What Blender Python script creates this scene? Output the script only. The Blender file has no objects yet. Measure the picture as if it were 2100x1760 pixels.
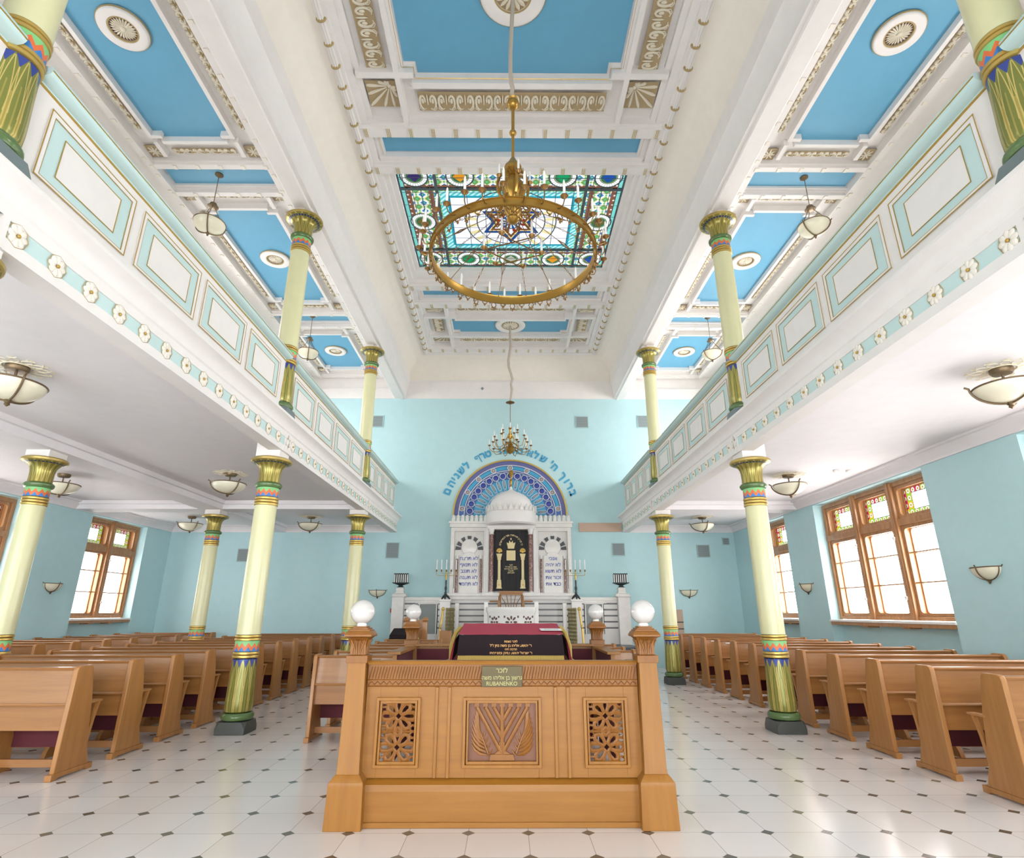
import bpy, math, random
from mathutils import Matrix, Vector
random.seed(7)
C = bpy.context.scene.collection
SC = bpy.context.scene
PI = math.pi

# ------------------------------------------------------------------ camera, world, exposure
CAMX = -0.045
cam = bpy.data.objects.new('camera', bpy.data.cameras.new('camera'))
C.objects.link(cam)
cam.data.sensor_width = 36.0
cam.data.lens = 36.0 * 1156.31 / 2100.0
cam.data.clip_start = 0.05
rot = Matrix(((0.999978355, -0.00657930690, -0.0000534862795),
              (-0.00198368036, -0.309227424, 0.950986049),
              (-0.00627336850, -0.950965358, -0.309233782))).transposed()
cam.matrix_world = Matrix.Translation((CAMX, 0, 1.4)) @ rot.to_4x4()
SC.camera = cam

w = bpy.data.worlds.new('World')
SC.world = w
w.use_nodes = True
bg = w.node_tree.nodes['Background']
bg.inputs[0].default_value = (1.0, 0.98, 0.965, 1)
bg.inputs[1].default_value = 5.0
_nt = w.node_tree
_tc = _nt.nodes.new('ShaderNodeTexCoord'); _sx = _nt.nodes.new('ShaderNodeSeparateXYZ')
_nt.links.new(_tc.outputs['Generated'], _sx.inputs[0])
_ml = _nt.nodes.new('ShaderNodeMath'); _ml.operation = 'MULTIPLY_ADD'
_ml.inputs[1].default_value = 5.0; _ml.inputs[2].default_value = 12.5    # brighter sky on the right-hand side of the building
_nt.links.new(_sx.outputs[0], _ml.inputs[0]); _nt.links.new(_ml.outputs[0], bg.inputs[1])
SC.view_settings.view_transform = 'Standard'
SC.view_settings.look = 'None'
SC.view_settings.gamma = 1.0
SC.view_settings.use_curve_mapping = False
SC.view_settings.exposure = -0.04
SC.cycles.max_bounces = 10
SC.cycles.diffuse_bounces = 6
SC.cycles.transparent_max_bounces = 12
SC.cycles.sample_clamp_indirect = 8
SC.cycles.use_denoising = True


def portal(name, loc, rot, sx, sy):
    """guides the sky's light in through an opening; gallery and rear ones are unseen, sized for light (adds none of its own)"""
    l = bpy.data.lights.new(name, 'AREA')
    l.shape = 'RECTANGLE'; l.size = sx; l.size_y = sy
    l.cycles.is_portal = True
    o = bpy.data.objects.new(name, l)
    C.objects.link(o)
    o.location = loc; o.rotation_euler = rot


for s in (-1, 1):
    for yc, wd in ((5.1, 1.0), (9.95, 1.9), (14.25, 1.9)):
        portal('gallery_portal', (s * 6.6, yc, 6.25), (0, s * PI / 2, 0), 2.3, wd)
for yc, wd in ((5.16, 3.2), (10.1, 3.3), (13.7, 1.4)):
    portal('aisle_portal', (6.8, yc, 2.4), (0, PI / 2, 0), 2.4, wd)
for yc in (9.44, 13.97):
    portal('aisle_portal', (-10.0, yc, 2.4), (0, -PI / 2, 0), 2.4, 3.3)
portal('skylight_portal', (0, 9.78, 9.3), (0, 0, 0), 4.3, 3.2)
for (xa, xb, za, zb) in ((-1.6, 1.6, .4, 3.4), (3.6, 6.2, .4, 3.4), (-6.2, -3.6, .4, 3.4), (-9.3, -7.0, .4, 3.4)):
    portal('rear_portal', ((xa + xb) / 2, -3.6, (za + zb) / 2), (PI / 2, 0, 0), xb - xa, zb - za)


# ------------------------------------------------------------------ node expression helper
class S:
    def __init__(self, nt, v):
        self.nt = nt; self.v = v

    def _m(self, op, *a):
        n = self.nt.nodes.new('ShaderNodeMath'); n.operation = op
        for i, x in enumerate((self,) + a):
            if isinstance(x, S):
                self.nt.links.new(x.v, n.inputs[i])
            else:
                n.inputs[i].default_value = x
        return S(self.nt, n.outputs[0])

    def __add__(s, o): return s._m('ADD', o)
    __radd__ = __add__
    def __sub__(s, o): return s._m('SUBTRACT', o)
    def __rsub__(s, o): return s._m('MULTIPLY', -1.0)._m('ADD', o)
    def __mul__(s, o): return s._m('MULTIPLY', o)
    __rmul__ = __mul__
    def __truediv__(s, o): return s._m('DIVIDE', o)
    def abs(s): return s._m('ABSOLUTE')
    def fract(s): return s._m('FRACT')
    def floor(s): return s._m('FLOOR')
    def sqrt(s): return s._m('SQRT')
    def sin(s): return s._m('SINE')
    def lt(s, o): return s._m('LESS_THAN', o)
    def gt(s, o): return s._m('GREATER_THAN', o)
    def min(s, o): return s._m('MINIMUM', o)
    def max(s, o): return s._m('MAXIMUM', o)
    def atan2(s, o): return s._m('ARCTAN2', o)
    def tri(s): return (s.fract() - 0.5).abs() * 2.0


def coords(nt, kind='Object'):
    t = nt.nodes.new('ShaderNodeTexCoord')
    x = nt.nodes.new('ShaderNodeSeparateXYZ')
    nt.links.new(t.outputs[kind], x.inputs[0])
    return S(nt, x.outputs[0]), S(nt, x.outputs[1]), S(nt, x.outputs[2])


def mixc(nt, f, a, b):
    n = nt.nodes.new('ShaderNodeMix'); n.data_type = 'RGBA'
    if isinstance(f, S): nt.links.new(f.v, n.inputs[0])
    else: n.inputs[0].default_value = f
    for i, c in ((6, a), (7, b)):
        if isinstance(c, tuple): n.inputs[i].default_value = (*c, 1)
        else: nt.links.new(c, n.inputs[i])
    return n.outputs[2]


def noise(nt, scale, detail=3, stretch=None, rough=0.5):
    t = nt.nodes.new('ShaderNodeTexCoord')
    m = nt.nodes.new('ShaderNodeMapping')
    nt.links.new(t.outputs['Object'], m.inputs[0])
    if stretch: m.inputs[3].default_value = stretch
    n = nt.nodes.new('ShaderNodeTexNoise')
    n.inputs['Scale'].default_value = scale; n.inputs['Detail'].default_value = detail
    n.inputs['Roughness'].default_value = rough
    nt.links.new(m.outputs[0], n.inputs['Vector'])
    return S(nt, n.outputs[0])


MATS = {}


def mat(name, col, rough=0.5, metal=0.0, fn=None, spec=None, bump=None, coat=0.0):
    m = bpy.data.materials.new(name)
    m.use_nodes = True
    nt = m.node_tree
    b = nt.nodes['Principled BSDF']
    b.inputs['Roughness'].default_value = rough
    b.inputs['Metallic'].default_value = metal
    if spec is not None: b.inputs['Specular IOR Level'].default_value = spec
    if coat: b.inputs['Coat Weight'].default_value = coat
    if fn:
        out = fn(nt)
        nt.links.new(out, b.inputs['Base Color'])
    else:
        # every plain paint keeps a faint procedural mottling
        n = noise(nt, 6.0, 3)
        k = tuple(min(1, c * 1.04) for c in col); d = tuple(c * 0.95 for c in col)
        nt.links.new(mixc(nt, n, d, k), b.inputs['Base Color'])
    if bump:
        bm = nt.nodes.new('ShaderNodeBump'); bm.inputs['Strength'].default_value = bump[1]
        bm.inputs['Distance'].default_value = 0.01
        nt.links.new(noise(nt, bump[0], 4).v, bm.inputs['Height'])
        nt.links.new(bm.outputs[0], b.inputs['Normal'])
    MATS[name] = m
    return m


WHITE = mat('white_plaster', (0.78, 0.75, 0.735), 0.6)
CREAM = mat('cream_plaster', (0.80, 0.75, 0.68), 0.6)
SOFFIT = mat('soffit_plaster', (0.80, 0.775, 0.80), 0.6)
AQUA = mat('aqua_paint', (0.46, 0.675, 0.715), 0.65)
TEAL = mat('pale_teal_paint', (0.52, 0.685, 0.685), 0.5)
BLUE = mat('ceiling_blue_paint', (0.125, 0.365, 0.55), 0.55)
GILT = mat('gilt_line', (0.50, 0.32, 0.07), 0.35, 0.5)
ANT = mat('antique_gold', (0.42, 0.31, 0.14), 0.5, 0.2)
RELW = mat('relief_ivory', (0.70, 0.64, 0.52), 0.55)
RELB = mat('relief_ground', (0.40, 0.30, 0.17), 0.6)
DENT = mat('dentil_gold', (0.50, 0.40, 0.24), 0.5, fn=lambda nt: (lambda xyz: mixc(nt, ((xyz[0] * 40).tri() * (xyz[1] * 40).tri() + (xyz[2] * 40).tri() * 0.3).gt(0.34), (0.32, 0.22, 0.08), (0.74, 0.68, 0.55)))(coords(nt)))
SHAFT = mat('column_shaft', (0.68, 0.665, 0.40), 0.32, coat=0.2)
GOLD = mat('gold_leaf', (0.60, 0.42, 0.12), 0.34, 0.6)
GREENT = mat('torus_green', (0.10, 0.17, 0.06), 0.22)
PLINTH = mat('plinth_black', (0.055, 0.062, 0.058), 0.35)
PLINTHG = mat('plinth_grey', (0.16, 0.20, 0.21), 0.45)
BRASS = mat('brass', (0.40, 0.235, 0.05), 0.32, 0.75)
BRASSD = mat('dark_brass', (0.24, 0.13, 0.04), 0.35, 0.7)
BRONZE = mat('lamp_bronze', (0.20, 0.14, 0.08), 0.4, 0.6)
CANDLE = mat('candle_white', (0.86, 0.85, 0.84), 0.4)
SHADE = mat('lamp_glass', (0.80, 0.76, 0.60), 0.35, coat=0.3)
OPAL = mat('opal_glass', (0.60, 0.575, 0.565), 0.07, coat=0.6)
CORD = mat('cord_fabric', (0.46, 0.40, 0.33), 0.8)
IRON = mat('dark_iron', (0.04, 0.055, 0.06), 0.5, 0.3)
BURG = mat('burgundy_cloth', (0.095, 0.014, 0.022), 0.85)
RED = mat('crimson_velvet', (0.42, 0.03, 0.07), 0.8)
BLACKV = mat('black_velvet', (0.022, 0.014, 0.017), 0.9, spec=.2)
FRINGE = mat('gold_fringe', (0.42, 0.27, 0.04), 0.6, fn=lambda nt: (lambda xyz: mixc(nt, (xyz[0] * 90 + noise(nt, 12) * 1.5).tri(), (0.26, 0.16, 0.02), (0.60, 0.42, 0.09)))(coords(nt)))
THREAD = mat('gold_thread', (0.75, 0.42, 0.15), 0.6)
THREADP = mat('pale_gold_thread', (0.74, 0.62, 0.34), 0.6)
PAPER = mat('paper', (0.80, 0.80, 0.82), 0.7)
VENT = mat('vent_grey', (0.22, 0.27, 0.28), 0.6, fn=lambda nt: mixc(nt, (coords(nt)[2] * 38).tri().gt(0.45), (0.12, 0.14, 0.15), (0.30, 0.36, 0.37)))
VENTF = mat('vent_frame', (0.36, 0.52, 0.54), 0.6)
LETTER = mat('letter_blue', (0.05, 0.33, 0.55), 0.6)
INK = mat('tablet_ink', (0.10, 0.13, 0.42), 0.6)
GREYG = mat('grey_glass_door', (0.17, 0.21, 0.205), 0.3)
DSTONE = mat('dark_stone', (0.045, 0.048, 0.055), 0.4)
PLAQ = mat('plaque_bronze', (0.085, 0.065, 0.025), 0.45, 0.3)
PLAQT = mat('plaque_letters', (0.32, 0.30, 0.12), 0.4, 0.3)
SIGNR = mat('sign_red', (0.55, 0.03, 0.03), 0.5)
BRICK = mat('bare_board', (0.50, 0.36, 0.28), 0.8, bump=(9, 0.2))
SILLW = mat('sill_white', (0.84, 0.82, 0.80), 0.35)


def wood(name, a, b, rough, axis, coat=0.15):
    st = {'x': (0.7, 9, 9), 'y': (9, 0.7, 9), 'z': (9, 9, 0.7)}[axis]
    def f(nt):
        n = noise(nt, 2.2, 6, st, 0.6)
        n2 = noise(nt, 1.1, 2)
        return mixc(nt, ((n - 0.5) * 2.0 + 0.5 + (n2 - 0.5) * 0.5), a, b)
    return mat(name, a, rough, 0, f, coat=coat)


PEWX = wood('pew_oak_long', (0.25, 0.100, 0.026), (0.36, 0.160, 0.046), 0.36, 'x')
PEWZ = wood('pew_oak_upright', (0.31, 0.130, 0.033), (0.415, 0.188, 0.055), 0.4, 'z')
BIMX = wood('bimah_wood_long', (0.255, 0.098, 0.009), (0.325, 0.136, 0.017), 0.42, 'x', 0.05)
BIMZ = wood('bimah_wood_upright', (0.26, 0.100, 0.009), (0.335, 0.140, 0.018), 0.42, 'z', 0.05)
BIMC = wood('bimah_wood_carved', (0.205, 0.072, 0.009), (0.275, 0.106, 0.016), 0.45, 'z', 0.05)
WINW = wood('window_wood', (0.30, 0.13, 0.05), (0.50, 0.26, 0.11), 0.3, 'z')


def f_marble(nt):
    n = noise(nt, 3.0, 7, (1, 1, 1.6), 0.65)
    v = (n - 0.5).abs().lt(0.010)
    c = mixc(nt, (n - 0.5) * 1.4 + 0.5, (0.62, 0.60, 0.57), (0.78, 0.755, 0.735))
    return mixc(nt, v * 0.12, c, (0.42, 0.41, 0.40))


MARBLE = mat('white_marble', (0.7, 0.7, 0.7), 0.25, fn=f_marble)
REDM = mat('red_marble', (0.3, 0.13, 0.1), 0.2, fn=lambda nt: mixc(nt, noise(nt, 26, 6, None, 0.7).gt(0.54), (0.20, 0.085, 0.07), (0.42, 0.28, 0.25)))


DOME = mat('dome_stone', (0.74, 0.71, 0.70), 0.4)
PULW = mat('pulpit_marble', (0.82, 0.81, 0.80), 0.3)


def f_stripes(nt):
    x, y, z = coords(nt)
    n = noise(nt, 3.0, 7, None, 0.65)
    m = mixc(nt, n, (0.64, 0.62, 0.60), (0.78, 0.76, 0.745))
    s = ((z - 0.998) / 0.149).fract().lt(0.26) * z.gt(0.99) * z.lt(1.66)
    return mixc(nt, s, m, (0.075, 0.075, 0.08))


STRIPE = mat('striped_marble', (0.7, 0.7, 0.7), 0.3, fn=f_stripes)


def f_floor(nt):
    x, y, z = coords(nt)
    P = 0.4
    u = (x + 1.107) / P + 0.5; v = (y - 4.41) / 0.399 + 0.5
    du = (u.fract() - 0.5).abs() * P; dv = (v.fract() - 0.5).abs() * P
    dia = (du + dv).lt(0.047)
    gr = du.min(dv).lt(0.0022)
    tn = noise(nt, 1.3, 4)
    cell = (((u + 0.5).floor() * 12.9898 + (v + 0.5).floor() * 78.233).sin() * 43758.5).fract()
    cell2 = ((u.floor() * 39.3 + v.floor() * 11.7).sin() * 4375.5).fract()
    tile = mixc(nt, tn * 0.5 + cell * 0.5, (0.70, 0.645, 0.62), (0.79, 0.75, 0.73))
    dcol = mixc(nt, cell2, (0.09, 0.075, 0.06), (0.17, 0.17, 0.14))
    c = mixc(nt, gr, tile, (0.36, 0.33, 0.31))
    return mixc(nt, dia, c, dcol)


FLOOR = mat('octagon_tile_floor', (0.7, 0.7, 0.7), 0.2, fn=f_floor, spec=0.6)


# zig-zag band: local z 0..1 is height (object is unit-high, scaled by the mesh)
def f_zig(h, n=12):
    def f(nt):
        x, y, z = coords(nt)
        a = x.atan2(y) * (n / (2 * PI))
        t = a.tri() * 0.42
        q = z / h
        c = mixc(nt, (q - t).gt(0.42), (0.72, 0.16, 0.045), (0.22, 0.55, 0.22))
        return mixc(nt, (q - t).lt(0.02), c, (0.04, 0.21, 0.55))
    return f


ZIGL = mat('zigzag_band', (1, 1, 1), 0.4, fn=f_zig(0.125))


def f_lotus(h):
    def f(nt):
        x, y, z = coords(nt)
        n = 12
        a = x.atan2(y) * (n / (2 * PI))
        q = z / h
        base = mixc(nt, noise(nt, 4, 2, (1, 1, 0.3)), (0.17, 0.19, 0.045), (0.24, 0.25, 0.055))
        t = a.tri()                     # 0 centre of a leaf .. 1 between
        # leaf edges close in as they rise
        w1 = (1.0 - q * q * q) * 0.80
        line = (t - w1).abs().lt(0.075) * q.lt(0.97)
        t2 = (a + 0.5).tri()
        w2 = (1.0 - q * 1.08) * 0.42
        line2 = (t2 - w2).abs().lt(0.06) * q.lt(0.92) * q.gt(0.2)
        rib = t.lt(0.10) * q.lt(0.62)
        c = mixc(nt, rib * 0.55, base, (0.50, 0.38, 0.11))
        c = mixc(nt, t2.lt(w2) * q.lt(0.5) * 0.6, c, (0.50, 0.38, 0.10))
        c = mixc(nt, line.max(line2), c, (0.60, 0.46, 0.15))
        blue = (q - 0.84).gt((1.0 - t) * 0.17)
        return mixc(nt, blue, c, (0.045, 0.07, 0.30))
    return f


LOTUS = mat('lotus_sleeve', (0.2, 0.2, 0.05), 0.28, 0.25, fn=f_lotus(0.60))


def f_cap(nt):
    x, y, z = coords(nt)
    a = x.atan2(y) * (16 / (2 * PI))
    t = a.tri()
    q = z / 0.32
    r = (x * x + y * y).sqrt()
    line = ((t - (1.0 - q) * 0.9).abs().lt(0.12)).max((t - (1.15 - q) * 0.45).abs().lt(0.08))
    c = mixc(nt, line, (0.24, 0.21, 0.045), (0.52, 0.40, 0.12))
    return mixc(nt, r.gt(0.205) * z.lt(0.27) * (a * 2).tri().gt(0.35), c, (0.03, 0.05, 0.16))


CAPM = mat('capital_gilt', (0.3, 0.25, 0.06), 0.3, 0.45, fn=f_cap)
CAPR = mat('capital_rim', (0.45, 0.33, 0.10), 0.3, 0.5)


def glass_mat(name, fn, lead=None, gloss=0.04):
    m = bpy.data.materials.new(name); m.use_nodes = True
    nt = m.node_tree; nt.nodes.clear()
    out = nt.nodes.new('ShaderNodeOutputMaterial')
    tr = nt.nodes.new('ShaderNodeBsdfTransparent')
    gl = nt.nodes.new('ShaderNodeBsdfGlossy'); gl.inputs['Roughness'].default_value = 0.1
    mx = nt.nodes.new('ShaderNodeMixShader'); mx.inputs[0].default_value = gloss
    col, ld = fn(nt)
    if isinstance(col, tuple): tr.inputs[0].default_value = (*col, 1)
    else: nt.links.new(col, tr.inputs[0])
    nt.links.new(tr.outputs[0], mx.inputs[1]); nt.links.new(gl.outputs[0], mx.inputs[2])
    if ld is not None:
        df = nt.nodes.new('ShaderNodeBsdfDiffuse'); df.inputs[0].default_value = (0.10, 0.13, 0.15, 1)
        m2 = nt.nodes.new('ShaderNodeMixShader')
        nt.links.new(ld.v, m2.inputs[0]); nt.links.new(mx.outputs[0], m2.inputs[1]); nt.links.new(df.outputs[0], m2.inputs[2])
        nt.links.new(m2.outputs[0], out.inputs[0])
    else:
        nt.links.new(mx.outputs[0], out.inputs[0])
    MATS[name] = m
    return m


CLEAR = glass_mat('window_glass', lambda nt: ((0.95, 0.95, 0.95), None))


def f_sky(nt):
    x, y, z = coords(nt)
    k = 0.040
    def q(*c): return tuple(v * k for v in c)
    ax = x.abs(); ay = y.abs()
    # mosaic frieze
    a = (x * 4.35).tri(); b = (y * 4.35).tri()
    s = a + b
    c = mixc(nt, s.lt(1.30), q(0.30, 0.85, 0.28), q(1.9, 1.8, 1.05))
    c = mixc(nt, s.lt(1.0), c, q(1.9, 2.1, 2.2))
    c = mixc(nt, s.lt(0.62), c, q(0.10, 0.50, 1.05))
    c = mixc(nt, (x * 8.7 + 0.5).tri().lt(0.3) * (y * 8.7).tri().gt(0.5), c, q(0.35, 1.2, 0.5))
    # brown and turquoise edgings
    ex = ax.gt(1.93).max(ax.gt(1.50) * ax.lt(1.60) * ay.lt(1.0)); ey = ay.gt(1.50).max(ay.gt(1.0) * ay.lt(1.07))
    c = mixc(nt, ex.max(ey), c, q(0.50, 0.22, 0.14))
    dots = (((x * 7.5).tri()).gt(0.72) * ((y * 7.5).tri()).gt(0.72)) * ex.max(ey)
    c = mixc(nt, dots, c, q(1.8, 1.7, 1.6))
    c = mixc(nt, ax.gt(2.03).max(ay.gt(1.545)), c, q(0.45, 1.5, 1.4))
    # roundels
    dx = (ax - 1.81).abs().min((ax - 0.96).abs()).min(ax)
    dy = (ay - 1.28).abs()
    d1 = (dx * dx + dy * dy).sqrt()
    ex2 = (ax - 1.81).abs()
    d2 = (ex2 * ex2 + ay * ay).sqrt()
    side = d2.lt(d1)
    d = d1.min(d2)
    inr = d.lt(0.245)
    c = mixc(nt, inr, c, q(2.3, 2.5, 2.5))
    c = mixc(nt, d.lt(0.165), c, q(1.2, 1.5, 0.75))
    c = mixc(nt, d.lt(0.15), c, q(0.10, 0.34, 0.17))
    man = mixc_man(nt, d1, d2, dx, dy, ex2, ay)
    jewel = mixc(nt, (x * y).gt(0), q(0.02, 0.75, 0.28), q(1.6, 0.70, 0.05))
    jewel = mixc(nt, ax.gt(1.4) * x.lt(0), jewel, q(0.10, 0.06, 0.32))
    jewel = mixc(nt, ax.gt(1.4) * x.gt(0), jewel, q(0.02, 0.16, 0.85))
    jewel = mixc(nt, ax.lt(0.3), jewel, q(1.0, 1.1, 0.9))
    jewel = mixc(nt, ay.lt(0.5), jewel, q(0.35, 0.28, 0.06))
    c = mixc(nt, man.lt(0.135), c, jewel)
    # inner field
    inn = ax.lt(1.38) * ay.lt(0.90)
    r = (x * x + y * y).sqrt()
    ang = y.atan2(x) * (12 / PI)
    f = mixc(nt, noise(nt, 3, 2), q(2.0, 2.15, 2.55), q(2.3, 2.45, 2.8))
    ray = (ang.tri().lt(0.42)) * r.lt(0.93) * r.gt(0.70)
    f = mixc(nt, ray, f, q(1.9, 1.75, 0.95))
    # six-pointed star
    h = 0.8660254
    t1 = (y).max(x * h - y * 0.5).max(x * -h - y * 0.5)
    t2 = (y * -1).max(x * h + y * 0.5).max(x * -h + y * 0.5)
    st = t1.min(t2)
    f = mixc(nt, st.lt(0.335), f, q(0.04, 0.16, 0.62))
    f = mixc(nt, st.lt(0.275), f, q(1.9, 1.6, 0.8))
    f = mixc(nt, st.lt(0.25), f, q(0.42, 0.16, 0.04))
    f = mixc(nt, st.lt(0.20), f, q(1.9, 2.0, 2.3))
    f = mixc(nt, r.lt(0.30) * (ang * 0.5).tri().lt(0.5), f, q(0.65, 0.07, 0.03))
    f = mixc(nt, r.lt(0.21), f, q(0.04, 0.22, 0.7))
    f = mixc(nt, r.lt(0.18) * (ang * 0.5 + 0.5).tri().lt(0.35), f, q(2, 2.2, 2.4))
    tb = ax.gt(1.20).max(ay.gt(0.74))
    tc = mixc(nt, ((x + y) * 9).tri().gt(0.5), q(0.25, 1.3, 1.45), q(1.2, 2.2, 2.3))
    f = mixc(nt, tb, f, tc)
    f = mixc(nt, ((ax - 1.22).abs().lt(0.03) * ay.lt(0.76)).max((ay - 0.75).abs().lt(0.03) * ax.lt(1.22)), f, q(0.05, 0.8, 1.1))
    c = mixc(nt, inn, c, f)
    # leads and bars
    def ln(v, p, wd): return (v - p).abs().lt(wd)
    bars = ln(ax, 1.43, 0.030).max(ln(ay, 0.95, 0.030)).max(ax.gt(2.10)).max(ay.gt(1.585))
    bars = bars.max(ln(ax, 1.735, 0.008) * ay.lt(1.0)).max(ln(ay, 1.25, 0.008)).max(ln(ax, 2.03, 0.008)).max(ln(ay, 1.545, 0.008))
    thin = ((x * 2.9 + 0.5).tri().gt(0.965)).max((y * 2.9 + 0.5).tri().gt(0.965))
    bars = bars.max(thin * (d.gt(0.25)) * st.gt(0.335))
    bars = bars.max(ln(d, 0.255, 0.014)).max(ln(d, 0.165, 0.006))
    bars = bars.max(inn * (ln(r, 0.93, 0.012).max(ln(r, 0.70, 0.012)).max(ln(r, 0.41, 0.006)).max(ln(st, 0.335, 0.006)).max(ln(r, 0.2, 0.008))))
    sp = (dy.atan2(dx) * (14 / PI)).tri().gt(0.86) * d1.lt(0.245) * d1.gt(0.165)
    sp2 = (ay.atan2(ex2) * (14 / PI)).tri().gt(0.86) * d2.lt(0.245) * d2.gt(0.165)
    bars = bars.max(sp).max(sp2)
    return c, bars


def mixc_man(nt, d1, d2, dx, dy, ex2, ay):
    m1 = dx + dy
    m2 = ex2 + ay
    return m1.min(m2)


SKYG = glass_mat('stained_skylight', f_sky, gloss=0.02)


def f_pane(nt):
    # coloured border of small roundels round a clear centre; local y across, z up, pane half-size 0.36 x 0.25
    x, y, z = coords(nt)
    ay = y.abs(); az = z.abs()
    bd = (ay.gt(0.225)).max(az.gt(0.135))
    u = (y * 8.5).fract() - 0.5; v = (z * 8.5).fract() - 0.5
    r = (u * u + v * v).sqrt()
    cell = (((y * 8.5).floor() * 3.1 + (z * 8.5).floor() * 5.7).sin() * 91.7).fract()
    c = mixc(nt, cell.gt(0.4), (0.03, 0.05, 0.004), (0.045, 0.002, 0.008))
    c = mixc(nt, cell.gt(0.75), c, (0.06, 0.045, 0.003))
    c = mixc(nt, r.lt(0.34), c, (0.07, 0.07, 0.068))
    c = mixc(nt, r.lt(0.15), c, (0.04, 0.03, 0.003))
    c = mixc(nt, bd, (0.95, 0.95, 0.95), c)
    ld = (((ay - 0.225).abs().lt(0.006)) * az.lt(0.141)).max(((az - 0.135).abs().lt(0.006)) * ay.lt(0.231))
    return c, ld


PANE = glass_mat('stained_pane', f_pane)


# ------------------------------------------------------------------ mesh building
class MB:
    def __init__(s):
        s.v = []; s.f = []; s.m = []

    def add(s, vs, fs, mi=0):
        o = len(s.v); s.v += [tuple(p) for p in vs]
        for f in fs:
            s.f.append(tuple(i + o for i in f)); s.m.append(mi)

    def box(s, x0, x1, y0, y1, z0, z1, mi=0):
        e = random.random() * .0007
        if x1 < x0: x0, x1 = x1, x0
        if y1 < y0: y0, y1 = y1, y0
        if z1 < z0: z0, z1 = z1, z0
        vs = [(x, y, z) for x in (x0 + e, x1 - e) for y in (y0 + e, y1 - e) for z in (z0 + e, z1 - e)]
        s.add(vs, [(0, 1, 3, 2), (4, 6, 7, 5), (0, 4, 5, 1), (2, 3, 7, 6), (0, 2, 6, 4), (1, 5, 7, 3)], mi)
        return s

    def frustum(s, cx, cy, z0, z1, a0, b0, a1, b1, mi=0):
        vs = [(cx - a0, cy - b0, z0), (cx + a0, cy - b0, z0), (cx + a0, cy + b0, z0), (cx - a0, cy + b0, z0),
              (cx - a1, cy - b1, z1), (cx + a1, cy - b1, z1), (cx + a1, cy + b1, z1), (cx - a1, cy + b1, z1)]
        s.add(vs, [(3, 2, 1, 0), (4, 5, 6, 7), (0, 1, 5, 4), (1, 2, 6, 5), (2, 3, 7, 6), (3, 0, 4, 7)], mi)
        return s

    def sqlathe(s, cx, cy, prof, mi=0, rx=1.0):
        """square-section turned shape: prof list of (half,z)"""
        n = len(prof); vs = []
        for (h, z) in prof:
            vs += [(cx - h * rx, cy - h, z), (cx + h * rx, cy - h, z), (cx + h * rx, cy + h, z), (cx - h * rx, cy + h, z)]
        fs = [(3, 2, 1, 0), tuple(4 * (n - 1) + i for i in range(4))]
        for k in range(n - 1):
            for i in range(4):
                j = (i + 1) % 4
                fs.append((4 * k + i, 4 * k + j, 4 * k + 4 + j, 4 * k + 4 + i))
        s.add(vs, fs, mi)
        return s

    def lathe(s, prof, n=24, c=(0, 0), mi=0, caps=True, mod=None):
        k = len(prof); vs = []
        for (r, z) in prof:
            for i in range(n):
                a = 2 * PI * i / n
                rr = r * (mod(a, z) if mod else 1)
                vs.append((c[0] + rr * math.cos(a), c[1] + rr * math.sin(a), z))
        fs = []
        for j in range(k - 1):
            for i in range(n):
                i2 = (i + 1) % n
                fs.append((j * n + i, j * n + i2, (j + 1) * n + i2, (j + 1) * n + i))
        if caps:
            fs.append(tuple(reversed(range(n)))); fs.append(tuple((k - 1) * n + i for i in range(n)))
        s.add(vs, fs, mi)
        return s

    def tube(s, pts, r, n=8, mi=0, closed=False, rad=None):
        P = [Vector(p) for p in pts]; m = len(P); vs = []
        up = None
        for i in range(m):
            if closed: t = P[(i + 1) % m] - P[i - 1]
            else: t = P[min(i + 1, m - 1)] - P[max(i - 1, 0)]
            if t.length < 1e-9: t = Vector((0, 0, 1))
            t.normalize()
            if up is None:
                up = Vector((0, 0, 1)) if abs(t.z) < 0.9 else Vector((1, 0, 0))
            a = t.cross(up)
            if a.length < 1e-6: a = t.cross(Vector((0, 1, 0)))
            a.normalize(); b = a.cross(t); up = b
            rr = rad[i] if rad else r
            for k in range(n):
                th = 2 * PI * k / n
                vs.append(P[i] + (a * math.cos(th) + b * math.sin(th)) * rr)
        fs = []
        e = m if closed else m - 1
        for i in range(e):
            i2 = (i + 1) % m
            for k in range(n):
                k2 = (k + 1) % n
                fs.append((i * n + k, i2 * n + k, i2 * n + k2, i * n + k2))
        if not closed:
            fs.append(tuple(range(n))); fs.append(tuple(reversed([(m - 1) * n + k for k in range(n)])))
        s.add(vs, fs, mi)
        return s

    def prism(s, poly, axis, a, b, mi=0):
        """poly: 2-D points; axis x: (y,z), y: (x,z), z: (x,y)"""
        def P(p, t):
            return {'x': (t, p[0], p[1]), 'y': (p[0], t, p[1]), 'z': (p[0], p[1], t)}[axis]
        n = len(poly)
        vs = [P(p, a) for p in poly] + [P(p, b) for p in poly]
        fs = [tuple(range(n)), tuple(reversed(range(n, 2 * n)))]
        for i in range(n):
            j = (i + 1) % n
            fs.append((i, i + n, j + n, j))
        s.add(vs, fs, mi)
        return s

    def ribbon(s, prof, axis, a, b, mi=0):
        """open profile swept along an axis (no caps)"""
        def P(p, t):
            return {'x': (t, p[0], p[1]), 'y': (p[0], t, p[1])}[axis]
        n = len(prof)
        s.add([P(p, a) for p in prof] + [P(p, b) for p in prof], [(i, i + 1, i + 1 + n, i + n) for i in range(n - 1)], mi)
        return s

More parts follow.
